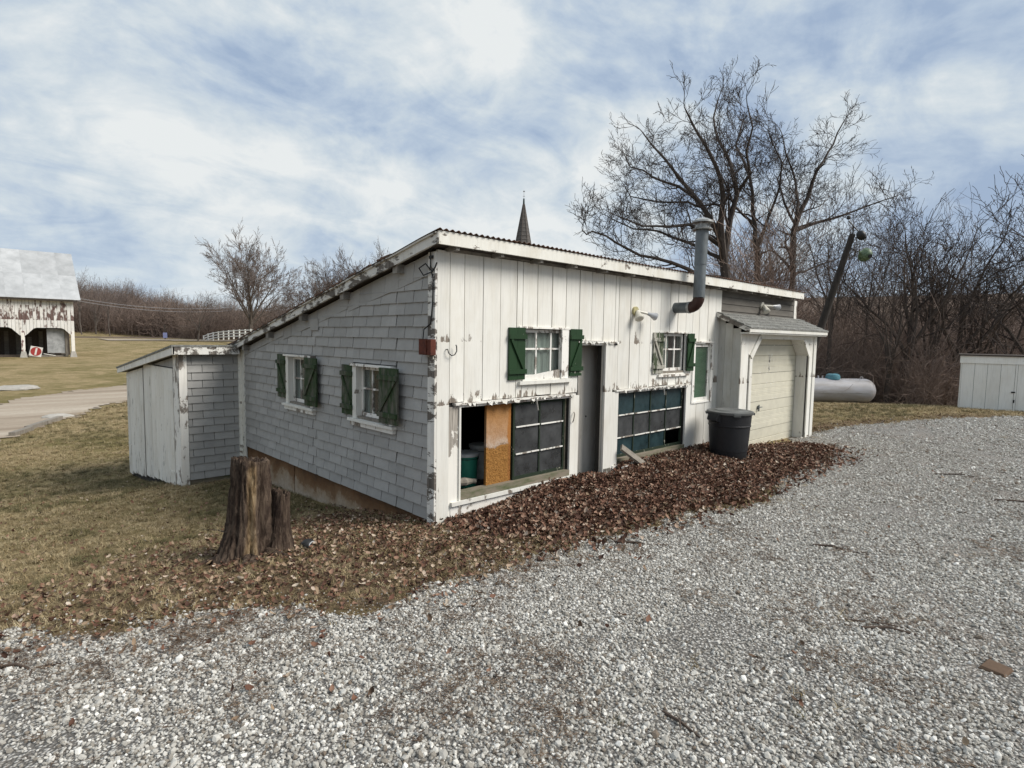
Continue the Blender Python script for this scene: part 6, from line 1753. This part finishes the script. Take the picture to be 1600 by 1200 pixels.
sz = rng.lognormal(0, 0.34, len(x)) * 0.0080 * np.clip(1 + (d - 4) * 0.055, 1, 1.9)
z = h(x, y) + 0.012 + sz * 0.28
scatter('gravel_stones', np.stack([x, y, z], -1), rng.uniform(0, 6.28, (len(x), 3)) * np.array([0.12, 0.12, 1]), sz, rng.integers(0, 5, len(x)), stones, 'loose limestone chips covering the driveway')
print('stones', len(x))


def leaf_mesh(seed, m):
    r_ = np.random.default_rng(seed); n = 4; V = []; F = []
    curl = r_.uniform(0.15, 0.5); tw = r_.uniform(-.3, .3)
    for i in range(n + 1):
        u = i / n * 2 - 1; wd = math.sqrt(max(0.02, 1 - u * u)) * 0.55 * r_.uniform(.8, 1.15)
        for v in (-1, 0, 1): V.append((u, v * wd, curl * u * u + abs(v) * r_.uniform(.05, .4) + tw * u * v * .4))
    for i in range(n):
        for k in (0, 1): a = i * 3 + k; F.append((a, a + 1, a + 4, a + 3))
    me = bpy.data.meshes.new('leaf'); me.from_pydata(V, [], F); me.materials.append(M[m]); me.polygons.foreach_set('use_smooth', [True] * len(F)); return me
L1 = [leaf_mesh(k, 'leaf') for k in range(4)]; L2 = [leaf_mesh(10 + k, 'leaf_pale') for k in range(3)]
# the drift
n = 30000
x = rng.uniform(-0.2, 8.2, n); y = rng.uniform(-2.15, 0.0, n); d = pdist(x, y, PILE); ins = inpoly(x, y, PILE)
k = ((ins & (rng.random(n) < 0.35 + d * 6 + (y > -0.5))) | (rng.random(n) < 0.30 * np.exp(-d / 0.22))) & ~((x > 5.95) & (y > -0.42) & ~((x > 6.4) & (x < 9) & (y < -0.25)))
k &= ~((np.hypot(x - cx, y - cy) < 0.31)) & ~((np.hypot(x - cx + .05, y - cy + .25) < 0.2))
x, y = x[k], y[k]
z = h(x, y) + np.where(inpoly(x, y, PILE), pile_h(x, y), 0) + 0.03 + rng.uniform(-0.01, 0.025, len(x))
rt = zrot(len(x), 0.55)
scatter('drifted_leaves', np.stack([x, y, z], -1), rt, rng.uniform(0.020, 0.038, len(x)), np.where(rng.random(len(x)) < .10, 4 + rng.integers(0, 3, len(x)), rng.integers(0, 4, len(x))), L1 + L2, 'brown leaves heaped against the white wall and round the dustbin')
# scattered litter over turf and gravel edge
x, y, d = sample(190000, 1.5, 20, lambda q: 1.0 if q < 6 else (6 / q) ** 1.6)
lit_ = litter(x, y); ins = inpoly(x, y, GRAVEL); dg = pdist(x, y, GRAVEL)
pr_ = np.where(ins, 0.0015 + 0.22 * np.exp(-dg / 0.22) * (x < 2), 0.028 + (0.30 + 0.2 * sstep(-1.5, -0.2, x)) * lit_ ** 1.5)
pr_ = np.where(ins & (vnoise(x * 1.0, y, 1.3) > 0.72), pr_ + 0.02, pr_)
k = (rng.random(len(x)) < pr_) & ~in_building(x, y)
x, y, d = x[k], y[k], d[k]
z = h(x, y) + 0.022 + rng.uniform(0, 0.02, len(x))
scatter('leaf_litter', np.stack([x, y, z], -1), zrot(len(x), 0.45), rng.uniform(0.013, 0.029, len(x)), rng.integers(0, 7, len(x)), L1 + L2, 'dry leaves strewn over the turf and the gravel edge')
print('litter', len(x))


def twigbit(seed):
    r_ = np.random.default_rng(seed); mb = MB()
    for k in range(7):
        a = r_.uniform(0, 6.28); L = r_.uniform(.4, 1.0); p = (r_.uniform(-.6, .6), r_.uniform(-.6, .6), 0.03 + .05 * k / 7)
        q = (p[0] + L * math.cos(a), p[1] + L * math.sin(a), p[2] + r_.uniform(-.02, .12)); mb.bar(p, q, 0.045, 0.03)
    return mb.mesh('debris_bits', M['debris'])
DB = [twigbit(k) for k in range(3)]
x, y, d = sample(120000, 1.5, 16, lambda q: 1.0 if q < 5 else (5 / q) ** 1.4)
ins = inpoly(x, y, GRAVEL); dg = pdist(x, y, GRAVEL)
st_ = vnoise(x * .7 + y * .7, (y - x) * 2.2, 0.9) * .6 + vnoise(x + 11, y, 3.3) * .4       # drifts lie in long streaks
left = np.exp(-((dg - 0.05) / 0.55) ** 2) * (x < 0.2)
k = ins & (rng.random(len(x)) < np.clip((st_ - 0.60) * 2.2, 0, .35) + np.clip(left * (0.25 + (st_ - .42) * 3.0), 0, 0.75)) & ~inpoly(x, y, PILE) & ~in_building(x, y)
x, y = x[k], y[k]
scatter('plant_debris', np.stack([x, y, h(x, y) + 0.026], -1), zrot(len(x), 0.1), rng.uniform(0.02, 0.05, len(x)), rng.integers(0, 3, len(x)), DB, 'brown twigs and stalks washed into streaks over the gravel')
print('debris', len(x))


def tuft_mesh(seed, m, nb=16, spread=0.05, hgt=0.05):
    r_ = np.random.default_rng(seed); V = []; F = []
    for k in range(nb):
        a = r_.uniform(0, 6.28); rr = spread * r_.uniform(0, 1); px, py = rr * math.cos(a), rr * math.sin(a)
        b = r_.uniform(0, 6.28); L = hgt * r_.uniform(.5, 1.3); ln = r_.uniform(0.4, 1.8); wd = 0.0022
        dx, dy = math.cos(b), math.sin(b); o = len(V)
        for t_ in (0, .5, 1):
            w_ = wd * (1 - t_ * .8); q = L * ln * t_ * t_; zz = L * t_ * (1 - 0.35 * t_ * min(ln, 1.6))
            V += [(px + dx * q - dy * w_, py + dy * q + dx * w_, zz), (px + dx * q + dy * w_, py + dy * q - dx * w_, zz)]
        F += [(o, o + 1, o + 3, o + 2), (o + 2, o + 3, o + 5, o + 4)]
    me = bpy.data.meshes.new('tuft'); me.from_pydata(V, [], F); me.materials.append(M[m]); return me
TF = [tuft_mesh(1, 'grass'), tuft_mesh(2, 'grass', 12), tuft_mesh(3, 'grass_green'), tuft_mesh(4, 'grass', 20, .07, .035)]
x, y, d = sample(120000, 2, 34, lambda q: 1.0 if q < 8 else (8 / q) ** 1.5, -62, 60)
ins = inpoly(x, y, GRAVEL); dg = pdist(x, y, GRAVEL); litv = litter(x, y); sg = np.where(ins, dg, -dg)
k = ((~ins) & (rng.random(len(x)) > litv * 0.30)) | (ins & (rng.random(len(x)) < 0.35 * np.exp(-dg / 0.12))) | (ins & (rng.random(len(x)) < 0.02 * (vnoise(x, y, 2.1) > 0.72)))
k &= ~in_building(x, y) & ~inpoly(x, y, PILE) & ~inpoly(x, y, ROAD_N + ROAD_F)
x, y, d = x[k], y[k], d[k]
gsel = (vnoise(x, y, 0.45) * .5 + vnoise(x + 7, y, 1.6) * .5) > 0.54
idx = np.where(gsel & (rng.random(len(x)) < .75) & (litv[k] < 0.35), 2, rng.choice([0, 1, 3], len(x)))
scatter('turf', np.stack([x, y, h(x, y)], -1), zrot(len(x), 0.15), rng.uniform(0.6, 1.15, len(x)) * np.clip(1 + (d - 8) * 0.04, 1, 2.0), idx, TF, 'short dry winter grass')
print('tufts', len(x), 'objects', len(bpy.data.objects))
